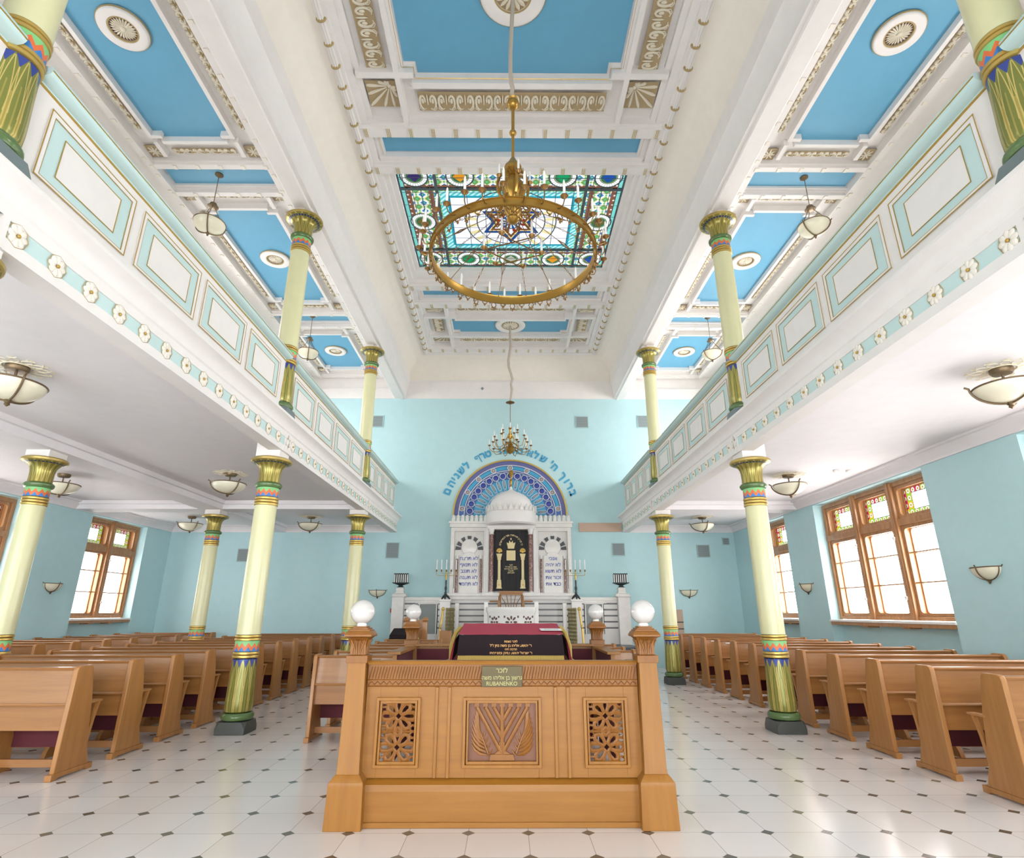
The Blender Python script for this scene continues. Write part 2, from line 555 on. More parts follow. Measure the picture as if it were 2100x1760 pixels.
    def ellip(s, c, r, n=12, m=8, mi=0, rot=None):
        vs = []; fs = []
        for j in range(m + 1):
            ph = PI * j / m
            for i in range(n):
                th = 2 * PI * i / n
                p = Vector((r[0] * math.sin(ph) * math.cos(th), r[1] * math.sin(ph) * math.sin(th), r[2] * math.cos(ph)))
                if rot: p = rot @ p
                vs.append(p + Vector(c))
        for j in range(m):
            for i in range(n):
                i2 = (i + 1) % n
                fs.append((j * n + i, (j + 1) * n + i, (j + 1) * n + i2, j * n + i2))
        s.add(vs, fs, mi)
        return s

    def merge(s, o, M=None, mi=None):
        vs = [tuple(M @ Vector(p)) for p in o.v] if M else o.v
        off = len(s.v); s.v += vs
        for f, m in zip(o.f, o.m):
            s.f.append(tuple(i + off for i in f)); s.m.append(m if mi is None else mi)
        return s

    def mirror(s):
        s.v = [(-x, y, z) for x, y, z in s.v]
        s.f = [tuple(reversed(f)) for f in s.f]
        return s

    def build(s, name, mats, parent=None, bevel=0.0, ang=38, loc=None, recalc=True):
        me = bpy.data.meshes.new(name)
        me.from_pydata(s.v, [], s.f)
        if not isinstance(mats, (list, tuple)): mats = [mats]
        for m in mats: me.materials.append(m)
        me.polygons.foreach_set('material_index', s.m)
        if recalc:
            import bmesh
            bm = bmesh.new(); bm.from_mesh(me)
            bmesh.ops.remove_doubles(bm, verts=bm.verts, dist=1e-6) if len(s.v) < 60000 else None
            bmesh.ops.recalc_face_normals(bm, faces=bm.faces)
            bm.to_mesh(me); bm.free()
        me.polygons.foreach_set('use_smooth', [True] * len(me.polygons))
        me.set_sharp_from_angle(angle=math.radians(ang))
        o = bpy.data.objects.new(name, me)
        C.objects.link(o)
        if parent: o.parent = parent
        if loc: o.location = loc
        if bevel:
            b = o.modifiers.new('Bevel', 'BEVEL'); b.width = bevel; b.segments = 2; b.limit_method = 'ANGLE'
        return o


def tag(o, label=None, cat=None, group=None, kind=None):
    if label: o['label'] = label
    if cat: o['category'] = cat
    if group: o['group'] = group
    if kind: o['kind'] = kind
    return o


def empty(name, loc=(0, 0, 0), rz=0.0, label=None, cat=None, group=None, kind=None):
    o = bpy.data.objects.new(name, None)
    o.empty_display_size = 0.2
    C.objects.link(o)
    o.location = loc; o.rotation_euler = (0, 0, rz)
    return tag(o, label, cat, group, kind)


def dup(o, parent=None, loc=None, rz=None, label=None, group=None, scale=None):
    c = o.copy(); C.objects.link(c)
    if parent: c.parent = parent
    if loc is not None: c.location = loc
    if rz is not None: c.rotation_euler = (0, 0, rz)
    if scale is not None: c.scale = scale
    if label: c['label'] = label
    if group: c['group'] = group
    for ch in list(o.children): dup(ch, c)
    return c


def text_mb(s, size, depth=0.003, align='CENTER', thick=0.0):
    """text as mesh in the xz plane facing -y, origin at centre base"""
    if 'ף' in s:                      # drawn by hand: stem, roof, nose and inner hook
        k = size / .29; t = .03 * k
        m = MB()
        for a in ((.05, .08, -.07, .15), (-.06, .075, .142, .172), (-.075, -.045, .085, .16), (-.06, -.005, .075, .10), (-.02, .005, .075, .12)):
            m.box(a[0] * k, a[1] * k, -depth, depth, a[2] * k, a[3] * k)
        rest = s.replace('ף', '')
        if rest.strip():
            r = text_mb(rest, size, depth, align, thick)
            x0 = min(p[0] for p in r.v)
            m.v = [(p[0] + x0 - .10 * k, p[1], p[2]) for p in m.v]
            m.merge(r)
            m.v = [(p[0] + .08 * k, p[1], p[2]) for p in m.v]
        return m
    cu = bpy.data.curves.new('t', 'FONT'); cu.body = s; cu.size = size; cu.extrude = depth; cu.align_x = align
    cu.offset = thick; cu.resolution_u = 3
    ob = bpy.data.objects.new('t', cu); C.objects.link(ob)
    dg = bpy.context.evaluated_depsgraph_get()
    me = bpy.data.meshes.new_from_object(ob.evaluated_get(dg))
    mb = MB()
    mb.add([(v.co.x, -v.co.z, v.co.y) for v in me.vertices], [tuple(p.vertices) for p in me.polygons])
    bpy.data.objects.remove(ob); bpy.data.curves.remove(cu); bpy.data.meshes.remove(me)
    return mb


def heb(s):
    return s[::-1]


T = Matrix.Translation
def RX(a): return Matrix.Rotation(a, 4, 'X')
def RY(a): return Matrix.Rotation(a, 4, 'Y')
def RZ(a): return Matrix.Rotation(a, 4, 'Z')


# ================================================================== SETTING
YB, YW = -3.2, 16.1
fl = MB().box(-9.9, 6.7, YB, YW + .2, -0.1, 0).build('floor', FLOOR); tag(fl, kind='structure')

# far wall, aqua with the white band of the beams above
fw = MB().box(-9.9, 6.9, YW, YW + .2, 0, 7.6).build('wall_front', AQUA); tag(fw, kind='structure')
fb = MB()
fb.box(-3.15, 3.15, YW - 0.02, YW + .2, 7.6, 8.2)
fb.box(-3.15, 3.15, YW - 0.035, YW, 8.13, 8.17)
for s in (-1, 1):
    fb.box(min(s * 3.15, s * 6.6), max(s * 3.15, s * 6.6), YW - 0.02, YW + .2, 7.6, 8.5)
    fb.box(min(s * 3.5, s * 6.4), max(s * 3.5, s * 6.4), YW - 0.05, YW, 7.9, 7.93)
tag(fb.build('trim_1', WHITE), kind='structure')


def wall_x(name, x, out, wins, top, apron, m, y0=YB, zb=0.0, zsill=1.25, ztop=3.53):
    """side wall whose inner face is at x; out=+1/-1 outward. wins = [(y0,y1)]"""
    mb = MB(); t = 0.24
    xa, xb = (x, x + out * t)
    lo, hi = min(xa, xb), max(xa, xb)
    y = y0
    for (a, b) in sorted(wins):
        mb.box(lo, hi, y, a, zb, top); y = b
        mb.box(lo, hi, a, b, ztop, top)
        if apron:
            mb.box(min(x + out * .2, x + out * .3), max(x + out * .2, x + out * .3), a, b, zb, zsill)
        else:
            mb.box(lo, hi, a, b, zb, zsill)
    mb.box(lo, hi, y, YW + .1, zb, top)
    return tag(mb.build(name, m), kind='structure')


WR = [(3.6, 6.73), (8.46, 11.73), (13.04, 14.35)]
WL = [(7.8, 11.08), (12.95, 15.0)]
wall_x('wall_right', 6.345, 1, WR, 3.8, True, AQUA)
wall_x('wall_left', -9.545, -1, WL, 3.8, True, AQUA)
GW = [(4.6, 5.6), (9.0, 10.9), (13.3, 15.2)]  # unseen gallery windows, placed and sized for the daylight they let in
wall_x('wall_gallery_right', 6.345, 1, GW, 8.4, False, CREAM, zb=3.8, zsill=5.1, ztop=7.0)
wall_x('wall_gallery_left', -6.345, -1, GW, 8.4, False, CREAM, zb=3.8, zsill=5.1, ztop=7.4)

mb = MB()
_xs = [-9.9, -9.3, -7.0, -6.2, -3.6, -1.6, 1.6, 3.6, 6.2, 6.9]  # unseen rear wall, added with openings sized to limit light from behind
for k in range(9):
    zt = {1: 3.4, 3: 3.4, 5: 3.4, 7: 3.4}.get(k)
    if zt is None: mb.box(_xs[k], _xs[k + 1], YB - .2, YB, 0, 9.2)
    else: mb.box(_xs[k], _xs[k + 1], YB - .2, YB, 0, .4); mb.box(_xs[k], _xs[k + 1], YB - .2, YB, zt, 9.2)
tag(mb.build('wall_back', AQUA), kind='structure')

# roof sheets -------------------------------------------------------------------------------
ceil = empty('ceiling', (0, 0, 0), kind='structure')
mb = MB()
SX, SY0, SY1 = 2.14, 8.18, 11.38
mb.box(-2.7, 2.7, YB, SY0, 9.06, 9.16); mb.box(-2.7, 2.7, SY1, YW, 9.06, 9.16)
mb.box(-2.7, -SX, SY0, SY1, 9.06, 9.16); mb.box(SX, 2.7, SY0, SY1, 9.06, 9.16)
# nave coffer edge boards
for s in (-1, 1):
    a, b = sorted((s * 2.44, s * 2.62)); mb.box(a, b, YB, 15.62, 8.87, 9.08)
    a, b = sorted((s * 2.33, s * 2.44)); mb.box(a, b, YB, 15.5, 8.93, 9.08)
    a, b = sorted((s * 2.24, s * 2.33)); mb.box(a, b, YB, 15.5, 8.99, 9.08)
DB = [(3.03, 3.2), (7.19, 7.38), (8.03, 8.2), (11.84, 12.05), (12.68, 12.88), (15.24, 15.5)]
for a, b in DB:
    mb.box(-2.5, 2.5, a, b, 8.86, 9.08)
    mb.box(-2.5, 2.5, a - .05, b + .05, 8.92, 9.08)
mb.box(-2.62, 2.62, 15.45, 15.62, 8.84, 9.08)
# strip coffer frames
for a, b in ((7.43, 7.98), (12.10, 12.63)):
    mb.box(-2.3, 2.3, a, a + .03, 8.98, 9.08); mb.box(-2.3, 2.3, b - .1, b, 8.95, 9.08)
    for s in (-1, 1):
        x0, x1 = sorted((s * 2.19, s * 2.3)); mb.box(x0, x1, a, b, 8.98, 9.08)
# skylight kerb
mb.box(-2.44, 2.44, 8.2, 8.26, 8.97, 9.08); mb.box(-2.44, 2.44, 11.40, 11.72, 8.99, 9.08); mb.box(-2.44, 2.44, 11.72, 11.84, 8.93, 9.08)


def coffer_ribs(mb, y0, y1, bx0, by0, bx1, by1, yr0, yr1, z=8.9):
    """ribs round the blue field of a nave coffer; yr0,yr1 = crossing ribs"""
    for s in (-1, 1):
        a, b = sorted((s * 1.66, s * 1.74)); mb.box(a, b, y0, y1, z, 9.08)
        a, b = sorted((s * 1.60, s * 1.66)); mb.box(a, b, by0 - .02, by1 + .02, z + .07, 9.08)
        for yy in (yr0, yr1):
            a, b = sorted((s * 1.70, s * 2.3)); mb.box(a, b, yy - .05, yy + .05, z, 9.08)
            a, b = sorted((s * 1.46, s * 1.74)); mb.box(a, b, yy - .05, yy + .05, z, 9.08)
    for yy in (by0 - .07, by1 + .07):
        mb.box(-1.5, 1.5, yy - .05, yy + .05, z, 9.08)
    for yy in (by0 - .03, by1 + .03):
        mb.box(-1.5, 1.5, yy - .03, yy + .03, z + .08, 9.08)


coffer_ribs(mb, 3.2, 7.19, -1.6, 4.02, 1.6, 6.38, 4.1, 6.28)
coffer_ribs(mb, 12.88, 15.24, -1.6, 13.64, 1.6, 14.50, 13.46, 14.55)
mb.build('nave_coffer_frames', WHITE, ceil)


def notched(x, y0, y1, nx, ny):
    return [(-x, y0 + ny), (-nx, y0 + ny), (-nx, y0), (nx, y0), (nx, y0 + ny), (x, y0 + ny), (x, y1 - ny), (nx, y1 - ny), (nx, y1), (-nx, y1), (-nx, y1 - ny), (-x, y1 - ny)]


def blue_field(poly, z, parent, th=.02):
    MB().prism(poly, 'z', z, z + th).build('blue_field', BLUE, parent)
    # a thin gilt line round it
    n = len(poly); cx = sum(p[0] for p in poly) / n; cy = sum(p[1] for p in poly) / n
    g = MB()
    pts = [(cx + (p[0] - cx) + (0.035 if p[0] > cx else -0.035), p[1] + (0.035 if p[1] > cy else -0.035), z - .072) for p in poly]
    g.tube(pts, 0.006, 4, closed=True)
    g.build('gilt_line', GILT, parent)


blue_field(notched(1.585, 4.05, 6.35, 1.41, .18), 9.045, ceil)
blue_field(notched(1.60, 13.66, 14.49, 1.42, .11), 9.045, ceil)
blue_field([(-2.19, 7.46), (2.19, 7.46), (2.19, 7.86), (-2.19, 7.86)], 9.045, ceil)
blue_field([(-2.19, 12.13), (2.19, 12.13), (2.19, 12.53), (-2.19, 12.53)], 9.045, ceil)

# dentils
for a, b in DB[1:]:
    for k in range(14):
        x = -2.38 + .366 * k
        d = MB().box(x - .032, x + .032, a + .015, b - .015, 8.845, 8.87).build('dentil', DENT, ceil)
# rope mouldings with gilt collars along both sides
for s in (-1, 1):
    r = MB()
    r.tube([(s * 2.53, YB, 8.86), (s * 2.53, 15.5, 8.86)], 0.045, 12)
    for k in range(3):
        r.tube([(s * (2.50 + .03 * k), YB, 8.815 + .008 * abs(k - 1)), (s * (2.50 + .03 * k), 15.5, 8.815 + .008 * abs(k - 1))], 0.012, 6)
    r.build('rope_moulding', WHITE, ceil)
    c = MB()
    for k in range(31):
        y = 5.42 + .3367 * k
        if y > 15.5: break
        c.lathe([(0.048, -.018), (0.066, -.012), (0.07, 0), (0.066, .012), (0.048, .018)], 14)
        n = 14 * 5
        c.v[-n:] = [(s * 2.53 + p[0], y + p[2], 8.855 + p[1]) for p in c.v[-n:]]
    c.build('rope_collars', ANT, ceil)


def shell_mb(w, h, fx, fy):
    """fan relief in a w x h square (local xy, hanging down -z); fan root at corner direction (fx,fy)"""
    g = MB(); g.box(-w / 2, w / 2, -h / 2, h / 2, -.006, .0, 0)
    root = Vector((fx * w * .28, fy * h * .30, -.012))
    base = math.atan2(-fy, -fx)
    for k in range(11):
        a = base + (k - 5) * 0.42
        d = Vector((math.cos(a), math.sin(a), 0))
        # length to the frame
        L = 1e9
        for (p, dd, lim) in ((root.x, d.x, w / 2 - .01), (root.y, d.y, h / 2 - .01)):
            if dd > 1e-6: L = min(L, (lim - p) / dd)
            if dd < -1e-6: L = min(L, (-lim - p) / dd)
        L = max(L, .05)
        pts = [root + d * (L * t) for t in (.12, .35, .6, .85, .98)]
        g.tube(pts, .02, 6, 1, rad=[.008, .014, .021, .025, .014])
    g.ellip(root, (.03, .03, .02), 8, 6, 1)
    return g


def rosette_mb(w, h, n=8):
    g = MB(); g.box(-w / 2, w / 2, -h / 2, h / 2, -.006, 0, 0)
    for k in range(n):
        a = 2 * PI * k / n
        d = Vector((math.cos(a) * w * .46, math.sin(a) * h * .46, 0))
        g.tube([d * t + Vector((0, 0, -.012)) for t in (.1, .5, .95)], .01, 5, 1, rad=[.006, .016, .008])
    g.ellip((0, 0, -.015), (.025, .025, .015), 8, 6, 1)
    return g


def scroll_mb(L, w, along='x', unit=.27):
    g = MB()
    if along == 'x': g.box(-L / 2, L / 2, -w / 2, w / 2, -.006, 0, 0)
    else: g.box(-w / 2, w / 2, -L / 2, L / 2, -.006, 0, 0)
    n = max(1, round(L / unit)); u = L / n
    for k in range(n):
        c = -L / 2 + u * (k + .5)
        def Q(a, b, z=-.014): return (c + a, b, z) if along == 'x' else (b, c + a, z)
        # palmette: two leaf curls facing a centre bud, under a pair of volutes
        for s in (-1, 1):
            cxx = s * u * .25
            pts = []
            for i in range(12):
                t = i / 11
                ang = PI * .5 - s * 0 + (t * 1.55 * PI)
                rr = u * (.21 - .10 * t)
                pts.append(Q(cxx - s * math.cos(ang) * rr, math.sin(ang) * w * (.40 - .17 * t) - w * .02))
            g.tube(pts, .012, 6, 1, rad=[.008 + .011 * math.sin(PI * (i + 1) / 13) for i in range(12)])
            g.tube([Q(cxx - s * u * .12, w * .36), Q(cxx + s * u * .06, w * .44), Q(cxx + s * u * .2, w * .34), Q(cxx + s * u * .18, w * .22), Q(cxx + s * u * .10, w * .26)], .008, 5, 1)
            g.ellip(Q(cxx + s * u * .02, -w * .04, -.012), (.085 * u, .15 * w, .014) if along == 'x' else (.15 * w, .085 * u, .014), 8, 5, 1)
        g.ellip(Q(0, -w * .12, -.02), (.035 * u, .30 * w, .018) if along == 'x' else (.30 * w, .035 * u, .018), 8, 5, 1)
    return g


def place(g, x, y, z, name, parent, mats=(RELB, RELW)):
    return g.build(name, list(mats), parent, loc=(x, y, z), recalc=False)


RELB2 = RELB
for sx in (-1, 1):
    place(shell_mb(.46, .46, -sx, -1), sx * 1.99, 6.67, 8.995, 'shell_relief', ceil)
    place(scroll_mb(2.1, .29, 'y', .30), sx * 1.99, 5.19, 8.995, 'scroll_relief', ceil)
    place(shell_mb(.46, .38, -sx, 1), sx * 1.99, 13.08, 8.995, 'shell_relief', ceil)
    place(shell_mb(.46, .38, -sx, -1), sx * 1.99, 14.79, 8.995, 'shell_relief', ceil)
    place(scroll_mb(.72, .27, 'y', .24), sx * 1.99, 14.0, 8.995, 'scroll_relief', ceil)
place(scroll_mb(2.92, .34, 'x', .295), 0, 6.80, 8.995, 'scroll_relief', ceil)
place(scroll_mb(2.9, .30, 'x', .30), 0, 13.06, 8.995, 'scroll_relief', ceil)
place(scroll_mb(2.9, .30, 'x', .36), 0, 14.82, 8.995, 'scroll_relief', ceil)

# nave cove, mitred round the far end
def cove_pts(n=10):
    out = []
    for i in range(n + 1):
        t = i / n * PI / 2
        out.append((0.54 * (1 - math.cos(t)), 8.17 + 0.69 * math.sin(t)))
    return out


cv = MB(); cp = cove_pts(); loops = []
for (wd, z) in cp:
    x = 3.12 - wd; y = YW - wd * (0.6 / .54)
    loops.append([(-x, YB, z), (-x, y, z), (x, y, z), (x, YB, z)])
vs = [p for l in loops for p in l]
fs = []
for j in range(len(loops) - 1):
    for i in range(3):
        fs.append((4 * j + i, 4 * j + i + 1, 4 * j + 4 + i + 1, 4 * j + 4 + i))
cv.add(vs, fs)
tag(cv.build('trim_2', CREAM), kind='structure')

# long beams over the columns
beam_prof = [(3.09, 8.17), (3.09, 8.06), (3.12, 8.03), (3.165, 7.72), (3.165, 7.60), (3.235, 7.60), (3.245, 7.57), (3.325, 7.57), (3.335, 7.60),
             (3.50, 7.60), (3.51, 7.66), (3.56, 7.68), (3.60, 7.86), (3.64, 7.88), (3.66, 8.05), (3.74, 8.12), (3.76, 8.20), (3.84, 8.24), (3.86, 8.34), (3.86, 8.45), (3.09, 8.45)]
for s, nm in ((-1, 'trim_3'), (1, 'trim_4')):
    b = MB().prism(beam_prof, 'y', YB, YW)
    if s < 0: b.mirror()
    tag(b.build(nm, WHITE), kind='structure')

# gallery ceilings -------------------------------------------------------------------------
def gallery_ceiling(s):
    root = empty('ceiling_gallery', kind='structure')
    g = MB()
    def bx(x0, x1, y0, y1, z0, z1):
        a, b = sorted((s * x0, s * x1)); g.box(a, b, y0, y1, z0, z1)
    bx(3.8, 6.6, YB, YW + .1, 8.40, 8.5)
    # outer flat border and cove down to the wall
    bx(5.86, 6.4, YB, YW, 8.33, 8.42)
    for (a, b) in ((3.84, 3.98), (5.77, 5.88)):
        bx(a, b, YB, YW - .15, 8.25, 8.42)
    for y in (3.0, 7.395, 8.025, 12.17, 12.80, 15.96):
        bx(3.9, 5.85, y - .05, y + .05, 8.25, 8.42)
        bx(3.9, 5.85, y - .085, y + .085, 8.30, 8.42)
    for (y0, y1, q0, q1) in ((3.35, 6.93, 3.47, 6.82), (8.44, 11.71, 8.55, 11.60), (13.24, 15.48, 13.34, 15.36)):
        # inner ribs round field
        for xx in (4.26, 5.50):
            bx(xx - .03, xx + .03, q0, q1, 8.28, 8.42)
        for xx in (4.40, 5.36):
            for yy in (y0, y1):
                bx(min(xx, 4.26 if xx < 5 else 5.5) - .03, max(xx, 4.26 if xx < 5 else 5.5) + .03, (y0 + .11 if yy == y0 else y1 - .11) - .03, (y0 + .11 if yy == y0 else y1 - .11) + .03, 8.28, 8.42)
        for yy in (y0, y1):
            bx(4.38, 5.38, yy - .03, yy + .03, 8.28, 8.42)
            for xx in (4.26, 5.5):
                bx(xx - .035, xx + .035, min(yy, yy + (.3 if yy == y1 else -.3)), max(yy, yy + (.3 if yy == y1 else -.3)), 8.29, 8.42)
        P = [(s * px, py) for px, py in [(4.29, q0), (4.41, q0), (4.41, y0 + .03), (5.35, y0 + .03), (5.35, q0), (5.47, q0), (5.47, q1), (5.35, q1), (5.35, y1 - .03), (4.41, y1 - .03), (4.41, q1), (4.29, q1)]]
        MB().prism(P, 'z', 8.375, 8.40).build('blue_field', BLUE, root)
        for xx in (4.09, 5.66):
            L = (y1 - y0) - .35
            place(scroll_mb(L, .08, 'y', .16), s * xx, (y0 + y1) / 2, 8.375, 'scroll_relief', root, (ANT, RELW))
        for yy in (y0 - .25, y1 + .25):
            if yy > 15.7: yy = 15.66
            place(scroll_mb(1.0, .1, 'x', .2), s * 4.88, yy, 8.375, 'scroll_relief', root, (ANT, RELW))
            for xx in (4.10, 5.66):
                place(rosette_mb(.23, .23), s * xx, yy, 8.365, 'rosette_relief', root)
    for a, b in ((7.53, 7.90), (12.31, 12.66)):
        p = sorted((s * 4.02, s * 5.74))
        MB().prism([(p[0], a), (p[1], a), (p[1], b), (p[0], b)], 'z', 8.375, 8.40).build('blue_field', BLUE, root)
        bx(3.98, 5.78, a - .04, a, 8.33, 8.42); bx(3.98, 5.78, b, b + .04, 8.33, 8.42)
    g.build('gallery_coffer_frames', WHITE, root)
    d = MB()
    for y in (7.395, 8.025, 12.17, 12.80, 15.96):
        for k in range(6):
            x = s * (3.98 + .365 * k); d.box(x - .028, x + .028, y - .04, y + .04, 8.235, 8.255)
    for k in range(int((15.9 - 3.2) / .365)):
        y = 3.2 + .365 * k
        for xx in (3.92, 5.83):
            d.box(s * xx - .03, s * xx + .03, y - .028, y + .028, 8.235, 8.255)
    d.build('gallery_dentils', MATS['cream_plaster'], root)
    return root


gallery_ceiling(-1); gallery_ceiling(1)


mat('rose_ground', (.16, .085, .035), .6)
# ceiling medallions -------------------------------------------------------------------------
def medallion(loc, r, label, big):
    e = empty('ceiling_medallion', loc, label=label, cat='ceiling rose', group='round plaster roses on the blue ceilings')
    MB().lathe([(r * .55, .0), (r * .55, -.02), (r * .62, -.045), (r * .9, -.055), (r * .97, -.045), (r, -.03), (r, .02), (r * .55, .02)], 40, caps=False).build('outer_ring', WHITE, e)
    g = MB().lathe([(.001, -.012), (r * .56, -.012), (r * .56, .0), (.001, 0)], 32, caps=False, mi=0)
    n = 16 if big else 24
    for k in range(n):
        a = 2 * PI * k / n
        d = Vector((math.cos(a), math.sin(a), 0))
        g.tube([d * (r * t) + Vector((0, 0, -.02)) for t in (.1, .25, .4, .52)], .01, 5, 1, rad=[.006, r * (.05 if big else .03), r * (.065 if big else .045), r * (.025 if big else .008)])
    g.ellip((0, 0, -.02), (r * .12, r * .12, .03), 12, 6, 1)
    g.build('petal_relief', [MATS['rose_ground'] if not big else RELB, RELW], e, recalc=False)
    t = MB(); m = 40
    t.tube([(r * 1.0 * math.cos(2 * PI * i / m), r * 1.0 * math.sin(2 * PI * i / m), -.02) for i in range(m)], .012, 6, closed=True)
    t.tube([(r * .57 * math.cos(2 * PI * i / m), r * .57 * math.sin(2 * PI * i / m), -.03) for i in range(m)], .012, 6, closed=True)
    t.build('gilt_rings', ANT, e)
    return e


medallion((0, 5.2, 9.045), .43, 'large fan-petalled plaster rose holding the cord of the ring chandelier', True)
medallion((0, 14.08, 9.045), .42, 'large plaster rose above the small brass chandelier near the ark', True)
for s, side in ((-1, 'left'), (1, 'right')):
    for y, w_ in ((5.2, 'nearest the camera'), (10.05, 'behind the near upper column'), (14.35, 'nearest the far wall')):
        medallion((s * 4.88, y, 8.375), .29, 'pierced plaster rose on the blue ceiling over the %s gallery, %s' % (side, w_), False)

# skylight -----------------------------------------------------------------------------------
sk = empty('window_1', (0, 9.78, 9.08), kind='structure')
g = MB(); g.add([(-2.14, -1.6, 0), (2.14, -1.6, 0), (2.14, 1.6, 0), (-2.14, 1.6, 0)], [(0, 1, 2, 3)])
g.build('stained_glass', SKYG, sk, recalc=False)
g = MB()
for x in (-1.43, 1.43): g.box(x - .02, x + .02, -1.6, 1.6, .0, .04)
for y in (-.95, .95): g.box(-2.14, 2.14, y - .02, y + .02, .0, .04)
g.build('steel_bars', mat('slate_lead', (.12, .16, .19), .6), sk)

# ================================================================== GALLERIES
COLX = 3.385
COLY = (2.88, 7.74, 12.60)


def gallery(s):
    side = 'left' if s < 0 else 'right'
    root = empty('gallery', kind='structure')
    def mk(mb, name, m, bev=0):
        if s < 0: mb.mirror()
        return mb.build(name, m, root, bevel=bev)
    prof = [(3.195, 3.55), (3.195, 3.635), (3.212, 3.637), (3.212, 3.753), (3.195, 3.755), (3.19, 3.83), (3.175, 3.845), (3.172, 3.87), (3.158, 3.91), (3.13, 3.945), (3.09, 3.965),
            (3.075, 3.975), (3.075, 4.005), (3.11, 4.02), (3.12, 4.045), (3.325, 4.06), (3.325, 4.07), (6.4, 4.07), (6.4, 3.75), (3.42, 3.75), (3.40, 3.70), (3.385, 3.55)]
    mk(MB().prism(prof, 'y', YB, YW), 'gallery_slab', WHITE)
    # teal fillets of the frieze: recessed bands between the star blocks
    t = MB(); w_ = MB()
    edges = [YB] + list(COLY) + [YW]
    for k in range(4):
        a = edges[k] + (.12 if k else 0); b = edges[k + 1] - (.12 if k < 3 else .04)
        t.box(3.203, 3.214, a, b, 3.637, 3.753)
    mk(t, 'frieze_band', TEAL)
    b = MB()
    for y in COLY: b.box(3.19, 3.215, y - .12, y + .12, 3.55, 3.84)
    mk(b, 'star_blocks', WHITE)
    # parapet and its rail
    mk(MB().box(3.325, 3.42, YB, YW, 4.05, 4.94), 'parapet', WHITE)
    rp = [(3.325, 4.925), (3.318, 4.945), (3.29, 4.952), (3.25, 4.962), (3.235, 4.975), (3.225, 5.0), (3.235, 5.03), (3.30, 5.04), (3.48, 5.04), (3.48, 4.95), (3.42, 4.925)]
    r = MB(); gl = MB()
    for k in range(4):
        a = edges[k] + (.11 if k else 0); c = edges[k + 1] - (.11 if k < 3 else 0)
        r.prism(rp, 'y', a, c)
        gl.box(3.312, 3.326, a, c, 4.915, 4.927)
        gl.box(3.222, 3.23, a, c, 4.992, 5.0)
    mk(r, 'hand_rail', TEAL); mk(gl, 'rail_gilding', GILT)
    # panels
    def panel(y0, y1):
        X = 3.325
        z0, z1 = 4.28, 4.83
        p = MB()
        fr = .035
        # stepped white frame (mat 0), teal field (1), white centre (2), gold lines (3)
        p.box(X - .012, X, y0, y0 + fr, z0, z1, 0); p.box(X - .012, X, y1 - fr, y1, z0, z1, 0)
        p.box(X - .012, X, y0, y1, z0, z0 + fr * .6, 0); p.box(X - .012, X, y0, y1, z1 - fr, z1, 0)
        p.box(X - .004, X, y0 + fr, y1 - fr, z0 + fr * .6, z1 - fr, 1)
        iy, iz = .165, .125
        p.box(X - .009, X - .002, y0 + iy, y1 - iy, z0 + iz - .02, z1 - iz, 2)
        def ring(a, b, c, d, x, wd):
            p.box(x - .004, x, a, b, c, c + wd, 3); p.box(x - .004, x, a, b, d - wd, d, 3)
            p.box(x - .004, x, a, a + wd, c, d, 3); p.box(x - .004, x, b - wd, b, c, d, 3)
        ring(y0 - .006, y1 + .006, z0 - .006, z1 + .006, X - .011, .008)
        ring(y0 + fr, y1 - fr, z0 + fr * .6, z1 - fr, X - .006, .007)
        ring(y0 + iy - .006, y1 - iy + .006, z0 + iz - .026, z1 - iz + .006, X - .008, .007)
        o = mk(p, 'parapet_panel', [WHITE, TEAL, WHITE, GILT])
    for cy in COLY[:2]:
        for c, wd in ((.755, .95), (1.85, .965), (2.945, .97), (4.05, .97)):
            panel(cy + c - wd / 2, cy + c + wd / 2)
    for c in (.62, 1.42, 2.22, 3.02):
        panel(12.6 + c - .34, 12.6 + c + .34)
    for c, wd in ((-2.1, .97), (-1.0, .97)):
        panel(2.88 + c - wd / 2, 2.88 + c + wd / 2)
    # flower rosettes
    f = MB()
    for k in range(8):
        a = 2 * PI * k / 8
        M = Matrix.Rotation(a, 4, 'X') @ T((0, 0, .044))
        e = MB().ellip((0, 0, 0), (.010, .025, .034), 10, 6)
        f.merge(e, M, 0)
    f.ellip((-.010, 0, 0), (.010, .014, .014), 10, 6, 1)
    if s < 0: f.mirror()
    first = None
    rim = MB(); rim.tube([(.002, .079 * math.cos(i * PI / 12) * (1 + .05 * math.cos(i * PI / 12 * 8)), .079 * math.sin(i * PI / 12) * (1 + .05 * math.cos(i * PI / 12 * 8))) for i in range(24)], .0035, 4, closed=True, mi=2)
    f.merge(rim)
    for cy in COLY:
        for k in range(14 if cy < 12 else 11):
            y = cy - .04 + .24 + .332 * k
            if y > 15.95: break
            if first is None:
                first = f.build('flower_rosette', [RELW if False else MATS['cream_plaster'], GILT, ANT], root, recalc=False)
                first.location = (s * 3.198, y, 3.695)
            else:
                c = first.copy(); C.objects.link(c); c.location = (s * 3.198, y, 3.695); c.parent = root
    # stars of David
    st = MB()
    for q in (0, 1):
        pts = [(0, .075 * math.cos(2 * PI * i / 3 + q * PI), .095 * 1.0 * math.sin(2 * PI * i / 3 + PI / 2 + q * PI)) for i in range(3)]
        pts = [(0, .085 * math.cos(PI / 2 + 2 * PI * i / 3 + q * PI), .1 * math.sin(PI / 2 + 2 * PI * i / 3 + q * PI)) for i in range(3)]
        st.tube(pts, .008, 4, closed=True)
    for cy in COLY:
        o = st.build('star_relief', MATS['cream_plaster'], root, loc=(s * 3.186, cy - .02, 3.70))
    # soffit mouldings
    m = MB()
    m.box(3.385, 3.43, YB, YW, 3.70, 3.75)
    mk(m, 'soffit_moulding', SOFFIT)
    return root


gallery(-1); gallery(1)

